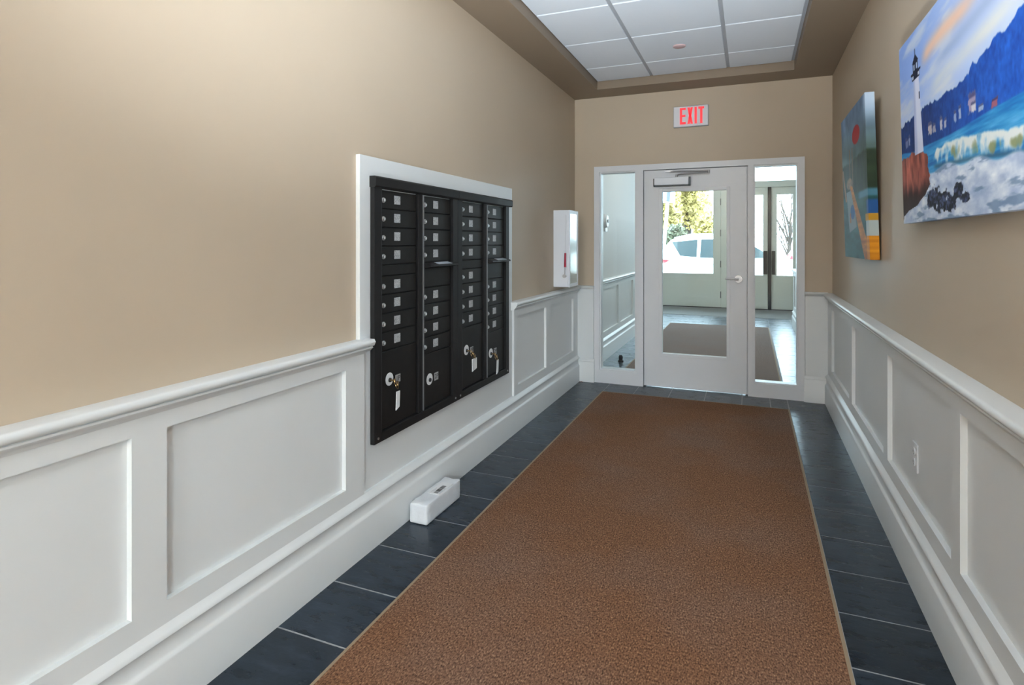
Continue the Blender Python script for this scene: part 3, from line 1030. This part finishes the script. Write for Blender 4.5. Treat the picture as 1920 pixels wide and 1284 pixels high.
bm.to_mesh(me)
bm.free()
me.set_sharp_from_angle(angle=math.radians(40))
me.materials.append(M['poly'])
pk.rotation_euler = (0, 0, math.radians(-0.6))
pk['_local'] = True


def loc_child(name, me_, parent):
    o = bpy.data.objects.new(name, me_)
    COL.objects.link(o)
    o.parent = parent
    return o


wbx = loc_child('wrapped_box', me, pk)
lab = loc_child('shipping_label', MB().box(-0.022, 0.044, -0.045, 0.100, 0.0985, 0.1012).mesh('shipping_label', M['paper']), pk)
m = MB()
yy = -0.032
rb = random.Random(2)
while yy < 0.062:
    wv = rb.choice((0.003, 0.005, 0.008))
    m.box(0.003, 0.028, yy, yy + wv, 0.1011, 0.1015)
    yy += wv + rb.choice((0.002, 0.004))
loc_child('barcode', m.mesh('barcode', M['ink']), lab)
m = MB()
for i in range(3):
    loc_child('address_line', MB().box(-0.014 + i * 0.005, -0.0125 + i * 0.005, -0.03 + 0.005 * i, 0.03 - 0.01 * i, 0.1011, 0.1014).mesh('address_line', M['grid']), lab)
for i in range(2):
    loc_child('address_line', MB().box(0.033 + i * 0.005, 0.0345 + i * 0.005, -0.03, 0.04, 0.1011, 0.1014).mesh('address_line', M['grid']), lab)

# dry leaf in the corner
lf = MB()
for i in range(6):
    a = -0.022 + i * 0.0075
    wv = 0.014 * math.sin(math.pi * (i + 0.6) / 6.2)
    lf.v += [(a, -wv, 0.004 + 0.008 * abs(math.sin(i))), (a, 0, 0.010), (a, wv, 0.005 + 0.006 * abs(math.cos(i)))]
    if i:
        n = 3 * i
        lf.f += [(n - 3, n - 2, n + 1, n), (n - 2, n - 1, n + 2, n + 1)]
lo = link('dry_leaf', lf.mesh('dry_leaf', M['leafbrown']), loc=(-1.535, 5.585, 0.0), rot=(0, 0, 0.6))
tag(lo, 'tiny dry brown leaf on the floor in the left back corner', 'leaf')


# ------------------------------------------------------------------ PICTURES
def vnoise(x, y, seed=0):
    xi, yi = np.floor(x).astype(int), np.floor(y).astype(int)
    xf, yf = x - xi, y - yi
    def hsh(a, b):
        n = (a * 374761393 + b * 668265263 + seed * 974711) & 0x7fffffff
        n = ((n ^ (n >> 13)) * 1274126177) & 0x7fffffff
        return ((n ^ (n >> 16)) & 0xffff) / 65535.0
    u, v = xf * xf * (3 - 2 * xf), yf * yf * (3 - 2 * yf)
    return (hsh(xi, yi) * (1 - u) + hsh(xi + 1, yi) * u) * (1 - v) + (hsh(xi, yi + 1) * (1 - u) + hsh(xi + 1, yi + 1) * u) * v


def fbm(x, y, seed=0, o=4):
    t, a, s_ = 0, 0.5, 0
    for i in range(o):
        t = t + a * vnoise(x * 2 ** i, y * 2 ** i, seed + i)
        s_ += a
        a *= 0.5
    return t / s_


def sm(a, b, x):
    t = np.clip((x - a) / (b - a), 0, 1)
    return t * t * (3 - 2 * t)


def mixc(img, col, k):
    col = np.array(col, float) / 255.0
    if col.ndim == 1:
        col = col[None, None, :]
    return img * (1 - k[..., None]) + col * k[..., None]


def lighthouse_picture(a, b):
    """a: metres from the far edge, b: metres above the bottom edge"""
    t = sm(0.0, 1.0, a / 1.3)
    img = np.array([132, 164, 226])[None, None] / 255 * (1 - t[..., None]) + np.array([186, 200, 226])[None, None] / 255 * t[..., None]
    img = mixc(img, (176, 196, 236), sm(0.62, 0.44, b) * 0.6)
    # streaky clouds
    q = b - 0.07 * a
    cl_ = fbm(a * 3.2 + 2, q * 16, 3)
    img = mixc(img, (206, 212, 222), sm(0.45, 0.70, cl_) * 0.75)
    band = np.exp(-((q - 0.578 + 0.01 * np.sin(a * 9)) / 0.030) ** 2) * sm(0.30, 0.42, a) * sm(1.05, 0.75, a)
    img = mixc(img, (234, 190, 160), band * 0.9)
    band = np.exp(-((q - 0.436) / 0.034) ** 2) * sm(0.36, 0.55, a)
    img = mixc(img, (228, 224, 208), band * 0.85 * (0.45 + 0.55 * fbm(a * 5, q * 40, 9)))
    band = np.exp(-((q - 0.505) / 0.022) ** 2) * sm(0.45, 0.65, a)
    img = mixc(img, (150, 166, 196), band * 0.55)
    # wooded hill
    hx = [0, 0.18, 0.37, 0.56, 0.72, 0.80, 0.89, 1.03, 1.12, 1.21, 1.6]
    hz = [0.400, 0.412, 0.418, 0.408, 0.404, 0.416, 0.434, 0.455, 0.461, 0.473, 0.50]
    hh = np.interp(a, hx, hz) + 0.018 * (fbm(a * 40, a * 0 + 1.3, 5) - 0.5) + 0.012 * vnoise(a * 60, a * 0, 2)
    wl = 0.276 + 0.02 * sm(0.2, 0.0, a) + 0.004 * np.sin(a * 7)
    kh = sm(-0.003, 0.003, hh - b)
    tx = 0.5 * fbm(a * 34, b * 22, 8) + 0.5 * fbm(a * 90, b * 60, 18, 3)
    hc = np.stack([4 + 34 * tx, 44 + 60 * tx, 118 + 84 * tx], -1) / 255
    hc = hc * (0.72 + 0.40 * sm(0.2, 1.1, a))[..., None]
    img = img * (1 - kh[..., None]) + np.clip(hc, 0, 1) * kh[..., None]
    # houses on the shore
    for ha, hb, hw, hg, cc_ in ((0.425, 0.332, 0.024, 0.022, (206, 186, 178)), (0.475, 0.325, 0.018, 0.016, (176, 168, 178)), (0.555, 0.325, 0.013, 0.024, (208, 198, 200)), (0.60, 0.318, 0.012, 0.018, (196, 190, 200)),
                               (0.70, 0.320, 0.012, 0.018, (170, 180, 210)), (0.745, 0.325, 0.010, 0.020, (180, 190, 214)), (0.855, 0.330, 0.032, 0.030, (186, 160, 176)), (0.865, 0.315, 0.020, 0.014, (220, 214, 214)), (0.92, 0.300, 0.020, 0.010, (180, 190, 206)), (1.02, 0.292, 0.022, 0.012, (178, 92, 96)), (0.09, 0.33, 0.02, 0.02, (120, 130, 170)), (0.13, 0.335, 0.012, 0.022, (150, 158, 190))):
        k = sm(1.15, 0.8, np.maximum(np.abs(a - ha) / hw, np.abs(b - hb) / hg) + 0.5 * (vnoise(a * 130, b * 130, 77) - 0.5))
        img = mixc(img, cc_, k * 0.85)
        img = mixc(img, (60, 60, 104), k * sm(0.35, 0.6, (b - hb) / hg) * 0.8)
    # sea
    ks = sm(-0.003, 0.003, wl - b)
    sn = fbm(a * 7, b * 90, 12)
    sc_ = np.stack([14 + 120 * sn ** 2, 84 + 110 * sn, 164 + 70 * sn], -1) / 255
    img = img * (1 - ks[..., None]) + np.clip(sc_, 0, 1) * ks[..., None]
    # breaking wave
    wt = np.interp(a, [0.44, 0.5, 0.76, 0.96, 1.19, 1.6], [0.20, 0.250, 0.246, 0.228, 0.205, 0.18]) + 0.030 * (fbm(a * 15, a * 0, 31) - 0.5)
    wbm = np.interp(a, [0.44, 0.5, 0.76, 0.96, 1.19, 1.6], [0.19, 0.186, 0.172, 0.158, 0.136, 0.12])
    v = (b - wbm) / np.maximum(wt - wbm, 0.01)
    kw = sm(0.44, 0.49, a) * sm(1.05, 0.9, v) * sm(-0.05, 0.1, v)
    wn_ = fbm(a * 30, b * 22, 33)
    img = mixc(img, (226, 230, 226), kw * sm(0.25, 0.55, 0.55 * wn_ + 0.35 * v))
    for ca, cb_, cw, ch in ((0.676, 0.212, 0.055, 0.026), (0.87, 0.194, 0.035, 0.030), (1.02, 0.178, 0.06, 0.020), (1.16, 0.168, 0.05, 0.018)):
        kg = 1 - ((a - ca) / cw) ** 2 - ((b - cb_) / ch) ** 2 + 2.4 * (wn_ - 0.55)
        img = mixc(img, (120, 128, 74), sm(0.0, 1.0, kg) * 0.75)
    img = mixc(img, (58, 92, 110), sm(0.44, 0.49, a) * np.exp(-((b - wbm) / 0.008) ** 2) * 0.7)
    # foam
    fz = np.interp(a, [0, 0.40, 0.5, 0.76, 0.96, 1.19, 1.6], [0.16, 0.17, 0.182, 0.168, 0.154, 0.132, 0.116]) + 0.008 * np.sin(a * 23)
    kf = sm(-0.006, 0.006, fz - b)
    fn = fbm(a * 16, b * 44, 41, 5)
    fc = np.stack([138 + 120 * fn, 160 + 100 * fn, 198 + 62 * fn], -1) / 255
    img = img * (1 - kf[..., None]) + np.clip(fc, 0, 1) * kf[..., None]
    img = mixc(img, (96, 124, 160), kf * sm(0.60, 0.72, fbm(a * 8, b * 40, 44)) * 0.7)
    # brown cliff
    ce = np.interp(b, [0.03, 0.05, 0.065, 0.10, 0.132, 0.18, 0.243, 0.28], [0.0, 0.10, 0.22, 0.34, 0.405, 0.395, 0.375, 0.33]) + 0.03 * (fbm(a * 0 + 3, b * 60, 51) - 0.5)
    ct = np.interp(a, [0, 0.2, 0.375], [0.268, 0.282, 0.250]) + 0.03 * (fbm(a * 40, a * 0, 53) - 0.5)
    kc_ = sm(-0.004, 0.004, ce - a) * sm(-0.003, 0.003, ct - b)
    cn = fbm(a * 36, b * 16, 55)
    lit = sm(0.10, 0.17, b + 0.04 * (cn - 0.5))
    cc = np.stack([44 + 22 * cn + lit * (40 + 120 * cn), 24 + 16 * cn + lit * (14 + 74 * cn), 26 + 16 * cn + lit * (8 + 56 * cn)], -1) / 255
    img = img * (1 - kc_[..., None]) + np.clip(cc, 0, 1) * kc_[..., None]
    # dark rocks
    for (ra, rb_, rw, rh) in ((0.45, 0.080, 0.09, 0.040), (0.54, 0.062, 0.09, 0.036), (0.62, 0.048, 0.07, 0.026), (0.71, 0.085, 0.055, 0.026), (0.77, 0.058, 0.045, 0.016)):
        kk = 1 - ((a - ra) / rw) ** 2 - ((b - rb_) / rh) ** 2 + 2.2 * (fbm(a * 46, b * 60, 61) - 0.5)
        rn = sm(0.35, 0.75, fbm(a * 60, b * 80, 63))
        rc = np.stack([16 + 66 * rn, 20 + 74 * rn, 36 + 96 * rn], -1) / 255
        kk = sm(0.0, 0.25, kk)
        img = img * (1 - kk[..., None]) + rc * kk[..., None]
    # lighthouse
    tw = np.interp(b, [0.255, 0.55], [0.062, 0.038])
    ta = np.interp(b, [0.255, 0.55], [0.272, 0.256])
    kt = sm(-0.003, 0.003, tw - np.abs(a - ta)) * (b > 0.262) * (b < 0.556)
    img = mixc(img, (214, 218, 238), kt)
    img = mixc(img, (150, 164, 206), kt * sm(-0.005, -0.035, a - ta) * 0.6)
    img = mixc(img, (24, 40, 70), ((np.abs(a - 0.296) < 0.007) & (np.abs(b - 0.483) < 0.014)).astype(float))
    kd_ = (np.abs(a - 0.252) < 0.055) & (b > 0.556) & (b < 0.578)
    kd_ |= (np.abs(a - 0.252) < 0.070) & (b > 0.578) & (b < 0.588)
    kd_ |= (np.abs(a - 0.250) < 0.036) & (b >= 0.588) & (b < 0.622)
    kd_ |= (np.abs(a - 0.249) < 0.046 * (0.655 - b) / 0.033) & (b >= 0.622) & (b < 0.655)
    kd_ |= (np.abs(a - 0.248) < 0.004) & (b >= 0.645) & (b < 0.676)
    img = mixc(img, (14, 26, 54), kd_.astype(float))
    img = mixc(img, (170, 190, 220), ((np.abs(np.abs(a - 0.250) - 0.018) < 0.008) & (b > 0.594) & (b < 0.616)).astype(float))
    img = mixc(img, (190, 200, 220), ((np.abs(np.abs(a - 0.252) - 0.04) < 0.010) & (b > 0.562) & (b < 0.574)).astype(float))
    return np.clip(img, 0, 1)


def harbour_picture(a, b):
    """a: metres from the far edge, b: metres above the bottom edge"""
    t = sm(0.55, 0.90, b)
    img = np.array([84, 104, 98])[None, None] / 255 * (1 - t[..., None]) + np.array([120, 150, 182])[None, None] / 255 * t[..., None]
    n = fbm(a * 8, b * 8, 71)
    img = np.clip(img * (0.75 + 0.5 * n)[..., None], 0, 1)
    img = mixc(img, (190, 208, 226), sm(0.70, 0.9, b) * sm(0.80, 0.88, a) * 0.9)
    # tree line
    k = sm(0.0, 0.02, 0.61 + 0.04 * (fbm(a * 12, a * 0, 72) - .5) - b)
    tn = fbm(a * 30, b * 12, 73)
    img = img * (1 - k[..., None]) + (np.stack([14 + 44 * tn, 28 + 50 * tn, 20 + 34 * tn], -1) / 255) * k[..., None]
    # water
    k = sm(0.0, 0.02, 0.40 - b)
    wn2 = fbm(a * 6, b * 30, 74)
    img = img * (1 - k[..., None]) + (np.stack([14 + 40 * wn2, 56 + 60 * wn2, 56 + 56 * wn2], -1) / 255) * k[..., None]
    img = mixc(img, (96, 150, 180), sm(0.03, 0.01, np.abs(b - 0.37)) * sm(0.55, 0.65, a) * 0.8)
    img = mixc(img, (36, 92, 160), sm(0.05, 0.03, np.abs(b - 0.29)) * sm(0.80, 0.86, a))
    # red buoy
    k = sm(1.1, 0.9, ((a - 0.56) / 0.13) ** 2 + ((b - 0.737) / 0.055) ** 2)
    img = mixc(img, (168, 26, 32), k)
    # poles
    for pa in (0.30, 0.40):
        img = mixc(img, (120, 100, 80), (np.abs(a - pa - 0.06 * (b - 0.5)) < 0.016).astype(float) * (b < 0.68) * (b > 0.42))
    # rope and pulley
    k = sm(1.2, 0.8, ((a - 0.27) / 0.11) ** 2 + ((b - 0.469) / 0.036) ** 2)
    img = mixc(img, (186, 148, 112), k * (0.5 + 0.5 * vnoise(a * 60, b * 60, 80)))
    img = mixc(img, (172, 138, 104), sm(0.035, 0.018, np.abs(a - 0.08 + 0.5 * (b - 0.45))) * (b > 0.36) * (b < 0.58))
    # grey dinghy
    k = ((a - 0.14) > (0.42 - b) * 0.30) & ((a - 0.42) < (0.42 - b) * 0.30) & (b < 0.42) & (b > 0.155 + 0.12 * (a - 0.2))
    img = mixc(img, (136, 148, 152), k.astype(float))
    img = mixc(img, (40, 96, 156), (((a - 0.36) / 0.08) ** 2 + ((b - 0.285) / 0.045) ** 2 < 1).astype(float))
    img = mixc(img, (170, 104, 44), ((np.abs(a - 0.27) < 0.02) & (np.abs(b - 0.25) < 0.03)).astype(float))
    # orange wooden beam running down to the near edge
    ca = 0.33 + (0.447 - b) * 1.13
    kb = (np.abs(a - ca) < 0.04 + 0.16 * (0.45 - b)) & (b < 0.45)
    wn3 = fbm(a * 5, b * 60, 90)
    img = np.where(kb[..., None], np.clip(np.stack([150 + 84 * wn3, 90 + 66 * wn3, 22 + 34 * wn3], -1) / 255, 0, 1), img)
    # white boat at the near edge
    k = (a > 0.80) & (b > 0.13) & (b < 0.245)
    img = mixc(img, (206, 216, 216), k.astype(float) * 0.9)
    img = mixc(img, (200, 150, 40), ((a > 0.79) & (np.abs(b - 0.235) < 0.018)).astype(float))
    k = (a > 0.80) & (b <= 0.13)
    img = np.where(k[..., None], np.clip(np.stack([200 + 50 * wn3, 120 + 56 * wn3, 16 + 30 * wn3], -1) / 255, 0, 1), img)
    return np.clip(img, 0, 1)


def canvas(name, W, H, T, fn, nx, nz, far_y, z0, x_bot, x_top, label):
    """A stretched canvas on the right wall: front grid coloured by fn, sides wrapped with the picture."""
    root = empty(name, (x_bot + T, far_y - W / 2, z0))
    tag(root, label, 'picture')
    lean = math.atan2(x_bot - x_top, H)
    def P3(a, b, dpt):
        # a from far edge toward the camera, b up, dpt into the wall
        return (x_bot + dpt - b * math.tan(lean), far_y - a, z0 + b)
    def grid(us, vs_, f):
        V = [f(u, v) for v in vs_ for u in us]
        n = len(us)
        F = [(j * n + i, j * n + i + 1, (j + 1) * n + i + 1, (j + 1) * n + i) for j in range(len(vs_) - 1) for i in range(n - 1)]
        return V, F
    A = np.linspace(0, W, nx)
    Bz = np.linspace(0, H, nz)
    V1, F1 = grid(A, Bz, lambda u, v: P3(u, v, 0.0))
    aa, bb = np.meshgrid(A, Bz)
    cols = [fn(aa, bb).reshape(-1, 3)]
    D = np.linspace(0, T, 6)
    # near side
    V2, F2 = grid(D, Bz, lambda u, v: P3(W, v, u))
    dd, b2 = np.meshgrid(D, Bz)
    cols.append(fn(W - 0.0 * dd, b2).reshape(-1, 3))
    V3, F3 = grid(D, Bz, lambda u, v: P3(0, v, u))
    cols.append(fn(0 * dd, b2).reshape(-1, 3))
    V4, F4 = grid(A, D, lambda u, v: P3(u, 0, v))
    a2, d2 = np.meshgrid(A, D)
    cols.append(fn(a2, 0 * d2).reshape(-1, 3))
    V5, F5 = grid(A, D, lambda u, v: P3(u, H, v))
    cols.append(fn(a2, H + 0 * d2).reshape(-1, 3))
    V, F = [], []
    for v_, f_ in ((V1, F1), (V2, F2), (V3, F3), (V4, F4), (V5, F5)):
        n = len(V)
        V += v_
        F += [tuple(i + n for i in q) for q in f_]
    me = bpy.data.meshes.new('canvas_print')
    me.from_pydata(V, [], F)
    C = np.concatenate(cols)
    C = np.where(C <= 0.04045, C / 12.92, ((C + 0.055) / 1.055) ** 2.4)
    ca = me.color_attributes.new('Col', 'FLOAT_COLOR', 'POINT')
    buf = np.ones((len(V), 4), dtype=np.float32)
    buf[:, :3] = C
    ca.data.foreach_set('color', buf.ravel())
    me.materials.append(M['print'])
    me.update()
    link('canvas_print', me, root)
    bk = MB()
    q = [P3(0.004, 0.004, T - 0.004), P3(W - 0.004, 0.004, T - 0.004), P3(W - 0.004, H - 0.004, T - 0.004), P3(0.004, H - 0.004, T - 0.004)]
    q2 = [P3(0.0, 0.0, T), P3(W, 0.0, T), P3(W, H, T), P3(0.0, H, T)]
    bk.add(q + q2, [(0, 1, 2, 3), (7, 6, 5, 4), (0, 4, 5, 1), (1, 5, 6, 2), (2, 6, 7, 3), (3, 7, 4, 0)])
    bk.build('stretcher_back', M['canvasback'], root)
    return root


canvas('lighthouse_canvas', 1.50, 0.745, 0.030, lighthouse_picture, 460, 240, 2.945, 1.462, 0.612, 0.594, 'large blue seaside canvas print with lighthouse, waves and forested hill')
canvas('harbour_canvas', 0.88, 0.912, 0.046, harbour_picture, 220, 240, 4.545, 1.288, 0.606, 0.580, 'small green harbour canvas print with red buoy and orange wooden beam')

# ------------------------------------------------------------------ OUTSIDE
GZ = -0.12
struct(B('ground', -40, 40, 13.25, 70, GZ - 0.2, GZ, M['asphalt']), 'grey paved parking lot outside')
struct(B('ground_rear', -30, 30, -40, RB - 0.15, GZ - 0.2, GZ, M['concrete']))
struct(B('sidewalk', -12, 12, 13.25, 14.6, GZ, GZ + 0.10, M['concrete']), 'concrete walk outside the far doors')


def make_suv(name, loc, label):
    """Length along +X from the rear bumper at x=0, near side at y=0."""
    r = empty(name, loc)
    tag(r, label, 'car', 'white cars parked outside')
    ox, oy, oz = loc
    Wd = 1.80
    def add(nm, mb, m_, par=r, **k):
        mb.v = [(p[0] + ox, p[1] + oy, p[2] + oz) for p in mb.v]
        return mb.build(nm, m_, par, **k)
    low = [(0.02, 0.45), (0.10, 0.28), (0.55, 0.24), (3.8, 0.24), (4.30, 0.30), (4.42, 0.48), (4.40, 0.74), (4.22, 0.90), (3.35, 1.06), (3.0, 1.10), (0.12, 1.14), (0.03, 1.00), (0.0, 0.70)]
    add('body', MB().prism(low, 'y', 0, Wd), M['carwhite'], bevel=0.07, seg=3, smooth=True)
    gh = MB()
    bot = [(0.08, 1.10), (3.25, 1.08)]
    side = [(0.06, 1.12), (0.42, 1.58), (0.70, 1.655), (1.55, 1.69), (2.20, 1.64), (3.20, 1.08)]
    n = len(side)
    ins = lambda z: 0.03 + 0.30 * max(0, z - 1.10) * 0.55
    V = [(p[0], ins(p[1]), p[1]) for p in side] + [(p[0], Wd - ins(p[1]), p[1]) for p in side]
    gh.add(V, [tuple(range(n)), tuple(range(2 * n - 1, n - 1, -1))] + [(i, (i + 1) % n, n + (i + 1) % n, n + i) for i in range(n)])
    add('cabin', gh, M['carwhite'], bevel=0.03, seg=2, smooth=True)
    wins = ([(0.45, 1.52), (1.08, 1.585), (1.06, 1.14), (0.66, 1.17)], [(1.17, 1.59), (1.85, 1.60), (1.95, 1.12), (1.14, 1.13)], [(1.94, 1.595), (2.12, 1.58), (2.86, 1.14), (2.03, 1.12)])
    for side_ in (0, 1):
        for wv in wins:
            V = []
            for off in (-0.012, 0.01):
                for px, pz in wv:
                    yy_ = ins(pz) + off
                    V.append((px, yy_ if side_ == 0 else Wd - yy_, pz))
            add('side_window', MB().add(V, [(0, 1, 2, 3), (7, 6, 5, 4), (0, 4, 5, 1), (1, 5, 6, 2), (2, 6, 7, 3), (3, 7, 4, 0)]), M['carglass'])
        ys_ = 0 if side_ == 0 else Wd
        sgn = 1 if side_ == 0 else -1
        add('tail_lamp', MB().prism([(0.01, 0.98), (0.05, 1.10), (0.42, 1.06), (0.30, 0.99)], 'y', ys_ - 0.004 * sgn, ys_ + 0.10 * sgn), M['tail'])
        add('mirror', MB().box(2.62, 2.76, ys_ - 0.20 * sgn, ys_, 1.08, 1.22), M['carwhite'], bevel=0.03)
        add('door_handle', MB().box(1.28, 1.46, ys_ - 0.02 * sgn, ys_, 0.955, 0.985), M['chrome'])
        add('roof_bar', MB().tube([(0.5, ys_ + 0.20 * sgn, 1.625), (0.9, ys_ + 0.20 * sgn, 1.715), (1.8, ys_ + 0.20 * sgn, 1.72), (2.1, ys_ + 0.20 * sgn, 1.66)], 0.018), M['grid'])
        for wx in (0.85, 3.50):
            wo = add('wheel', MB().cyl((wx, ys_ - 0.01 * sgn, 0.33), (wx, ys_ + 0.22 * sgn, 0.33), 0.33, n=28), M['tyre'])
            hub = MB().cyl((wx, ys_ - 0.02 * sgn, 0.33), (wx, ys_ + 0.02 * sgn, 0.33), 0.21, n=24)
            add('rim', hub, M['chrome'], wo)
    add('windscreen', MB().add([(2.28, 0.22, 1.62), (2.28, Wd - 0.22, 1.62), (3.12, Wd - 0.12, 1.135), (3.12, 0.12, 1.135), (2.26, 0.22, 1.60), (2.26, Wd - 0.22, 1.60), (3.10, Wd - 0.12, 1.115), (3.10, 0.12, 1.115)],
        [(0, 1, 2, 3), (7, 6, 5, 4), (0, 4, 5, 1), (1, 5, 6, 2), (2, 6, 7, 3), (3, 7, 4, 0)]), M['carglass'])
    return r


make_suv('parked_car', (-2.30, 15.35, GZ), 'white parked car seen side-on through the door glass')
make_suv('parked_car', (1.15, 20.2, GZ), 'white parked car farther back, seen through the far double doors')


def tree(name, x, y, h, rad, leaf_m, nleaf, seed, label, bare=False, crown0=0.25):
    r = random.Random(seed)
    o = empty(name, (x, y, GZ))
    tag(o, label, 'tree', 'trees beyond the parking lot')
    t = MB()
    t.cyl((x, y, GZ), (x + 0.1, y, GZ + h * 0.55), 0.02 * h + 0.02, 0.012 * h, 10)
    br = MB()
    tips = []
    for i in range(16 if not bare else 22):
        a = r.uniform(0, 2 * math.pi)
        z0 = GZ + h * r.uniform(0.15, 0.55)
        l = rad * r.uniform(0.5, 0.95)
        p0 = Vector((x + 0.05, y, z0))
        p1 = p0 + Vector((math.cos(a) * l * 0.6, math.sin(a) * l * 0.6, h * r.uniform(0.15, 0.3)))
        p2 = p1 + Vector((math.cos(a + 0.3) * l * 0.35, math.sin(a + 0.3) * l * 0.35, h * r.uniform(0.1, 0.2)))
        kb = 1.1 if bare else 1.0
        br.cyl(p0, p1, 0.006 * h * kb, 0.004 * h * kb, 6).cyl(p1, p2, 0.004 * h * kb, 0.0015 * h * kb, 6)
        if bare:
            for k in range(3):
                q = p1.lerp(p2, r.random())
                br.cyl(q, q + Vector((r.uniform(-.3, .3), r.uniform(-.3, .3), r.uniform(.2, .6))) * rad * 0.6, 0.003 * h, 0.0018 * h, 5)
    t.build('trunk', M['bark'], o)
    br.build('branches', M['bark'], o)
    if nleaf:
        lv_ = MB()
        for i in range(nleaf):
            while True:
                p = Vector((r.uniform(-1, 1), r.uniform(-1, 1), r.uniform(-1, 1)))
                if p.length < 1:
                    break
            f = 0.75 + 0.35 * math.sin(3 * p.x + seed) * math.cos(4 * p.z + 2 * p.y)
            p = p * f
            c_ = Vector((x + p.x * rad, y + p.y * rad, GZ + h * (crown0 + (1 - crown0) * 0.5) + p.z * h * (1 - crown0) * 0.5))
            u = Vector((r.uniform(-1, 1), r.uniform(-1, 1), r.uniform(-1, 1))).normalized()
            w_ = u.orthogonal().normalized()
            s_ = r.uniform(0.06, 0.15)
            lv_.add([c_ - u * s_, c_ + w_ * s_ * 0.6, c_ + u * s_, c_ - w_ * s_ * 0.6], [(0, 1, 2, 3)])
        me_ = bpy.data.meshes.new('foliage')
        me_.from_pydata(lv_.v, [], lv_.f)
        me_.materials.append(leaf_m)
        fo = link('foliage', me_, o)
        fo['kind'] = 'stuff'
    return o


tree('autumn_tree', -3.85, 28.4, 7.0, 1.35, M['leafyellow'], 7000, 1, 'yellow autumn tree at the left edge of the door glass view', crown0=0.10)
tree('autumn_tree', -3.0, 31.6, 8.6, 1.6, M['leafyellow'], 9000, 2, 'tall yellow autumn tree centred in the door glass view', crown0=0.08)
tree('autumn_tree', -1.35, 27.2, 3.4, 1.1, M['leafyellow'], 4500, 3, 'lower yellow autumn tree at the right of the door glass view', crown0=0.06)
tree('hedge_shrub', -2.95, 24.6, 2.25, 1.0, M['leafgreen'], 5000, 4, 'low green shrub behind the white car, left side', crown0=0.05)
tree('hedge_shrub', -0.90, 24.4, 2.15, 1.0, M['leafgreen'], 5000, 5, 'low green shrub behind the white car, right side', crown0=0.05)
tree('bare_tree', 1.55, 28.0, 4.4, 0.9, None, 0, 6, 'small bare tree seen through the right leaf of the double doors', bare=True)

sg = empty('sign_post', (-2.54, 18.2, GZ))
tag(sg, 'leaning pale sign post with blue-grey plate outside, left in the door glass', 'sign post')
MB().cyl((-2.54, 18.2, GZ), (-2.305, 18.2, 2.63), 0.055, 0.05, 12).build('post', M['polegrey'], sg)
MB().cyl((-2.305, 18.2, 2.63), (-2.24, 18.2, 3.4), 0.055, 0.055, 12).build('upper_post', M['darkmetal'], sg)
B('sign_plate', -2.48, -2.10, 18.27, 18.29, 2.60, 3.35, M['siglight'], sg)
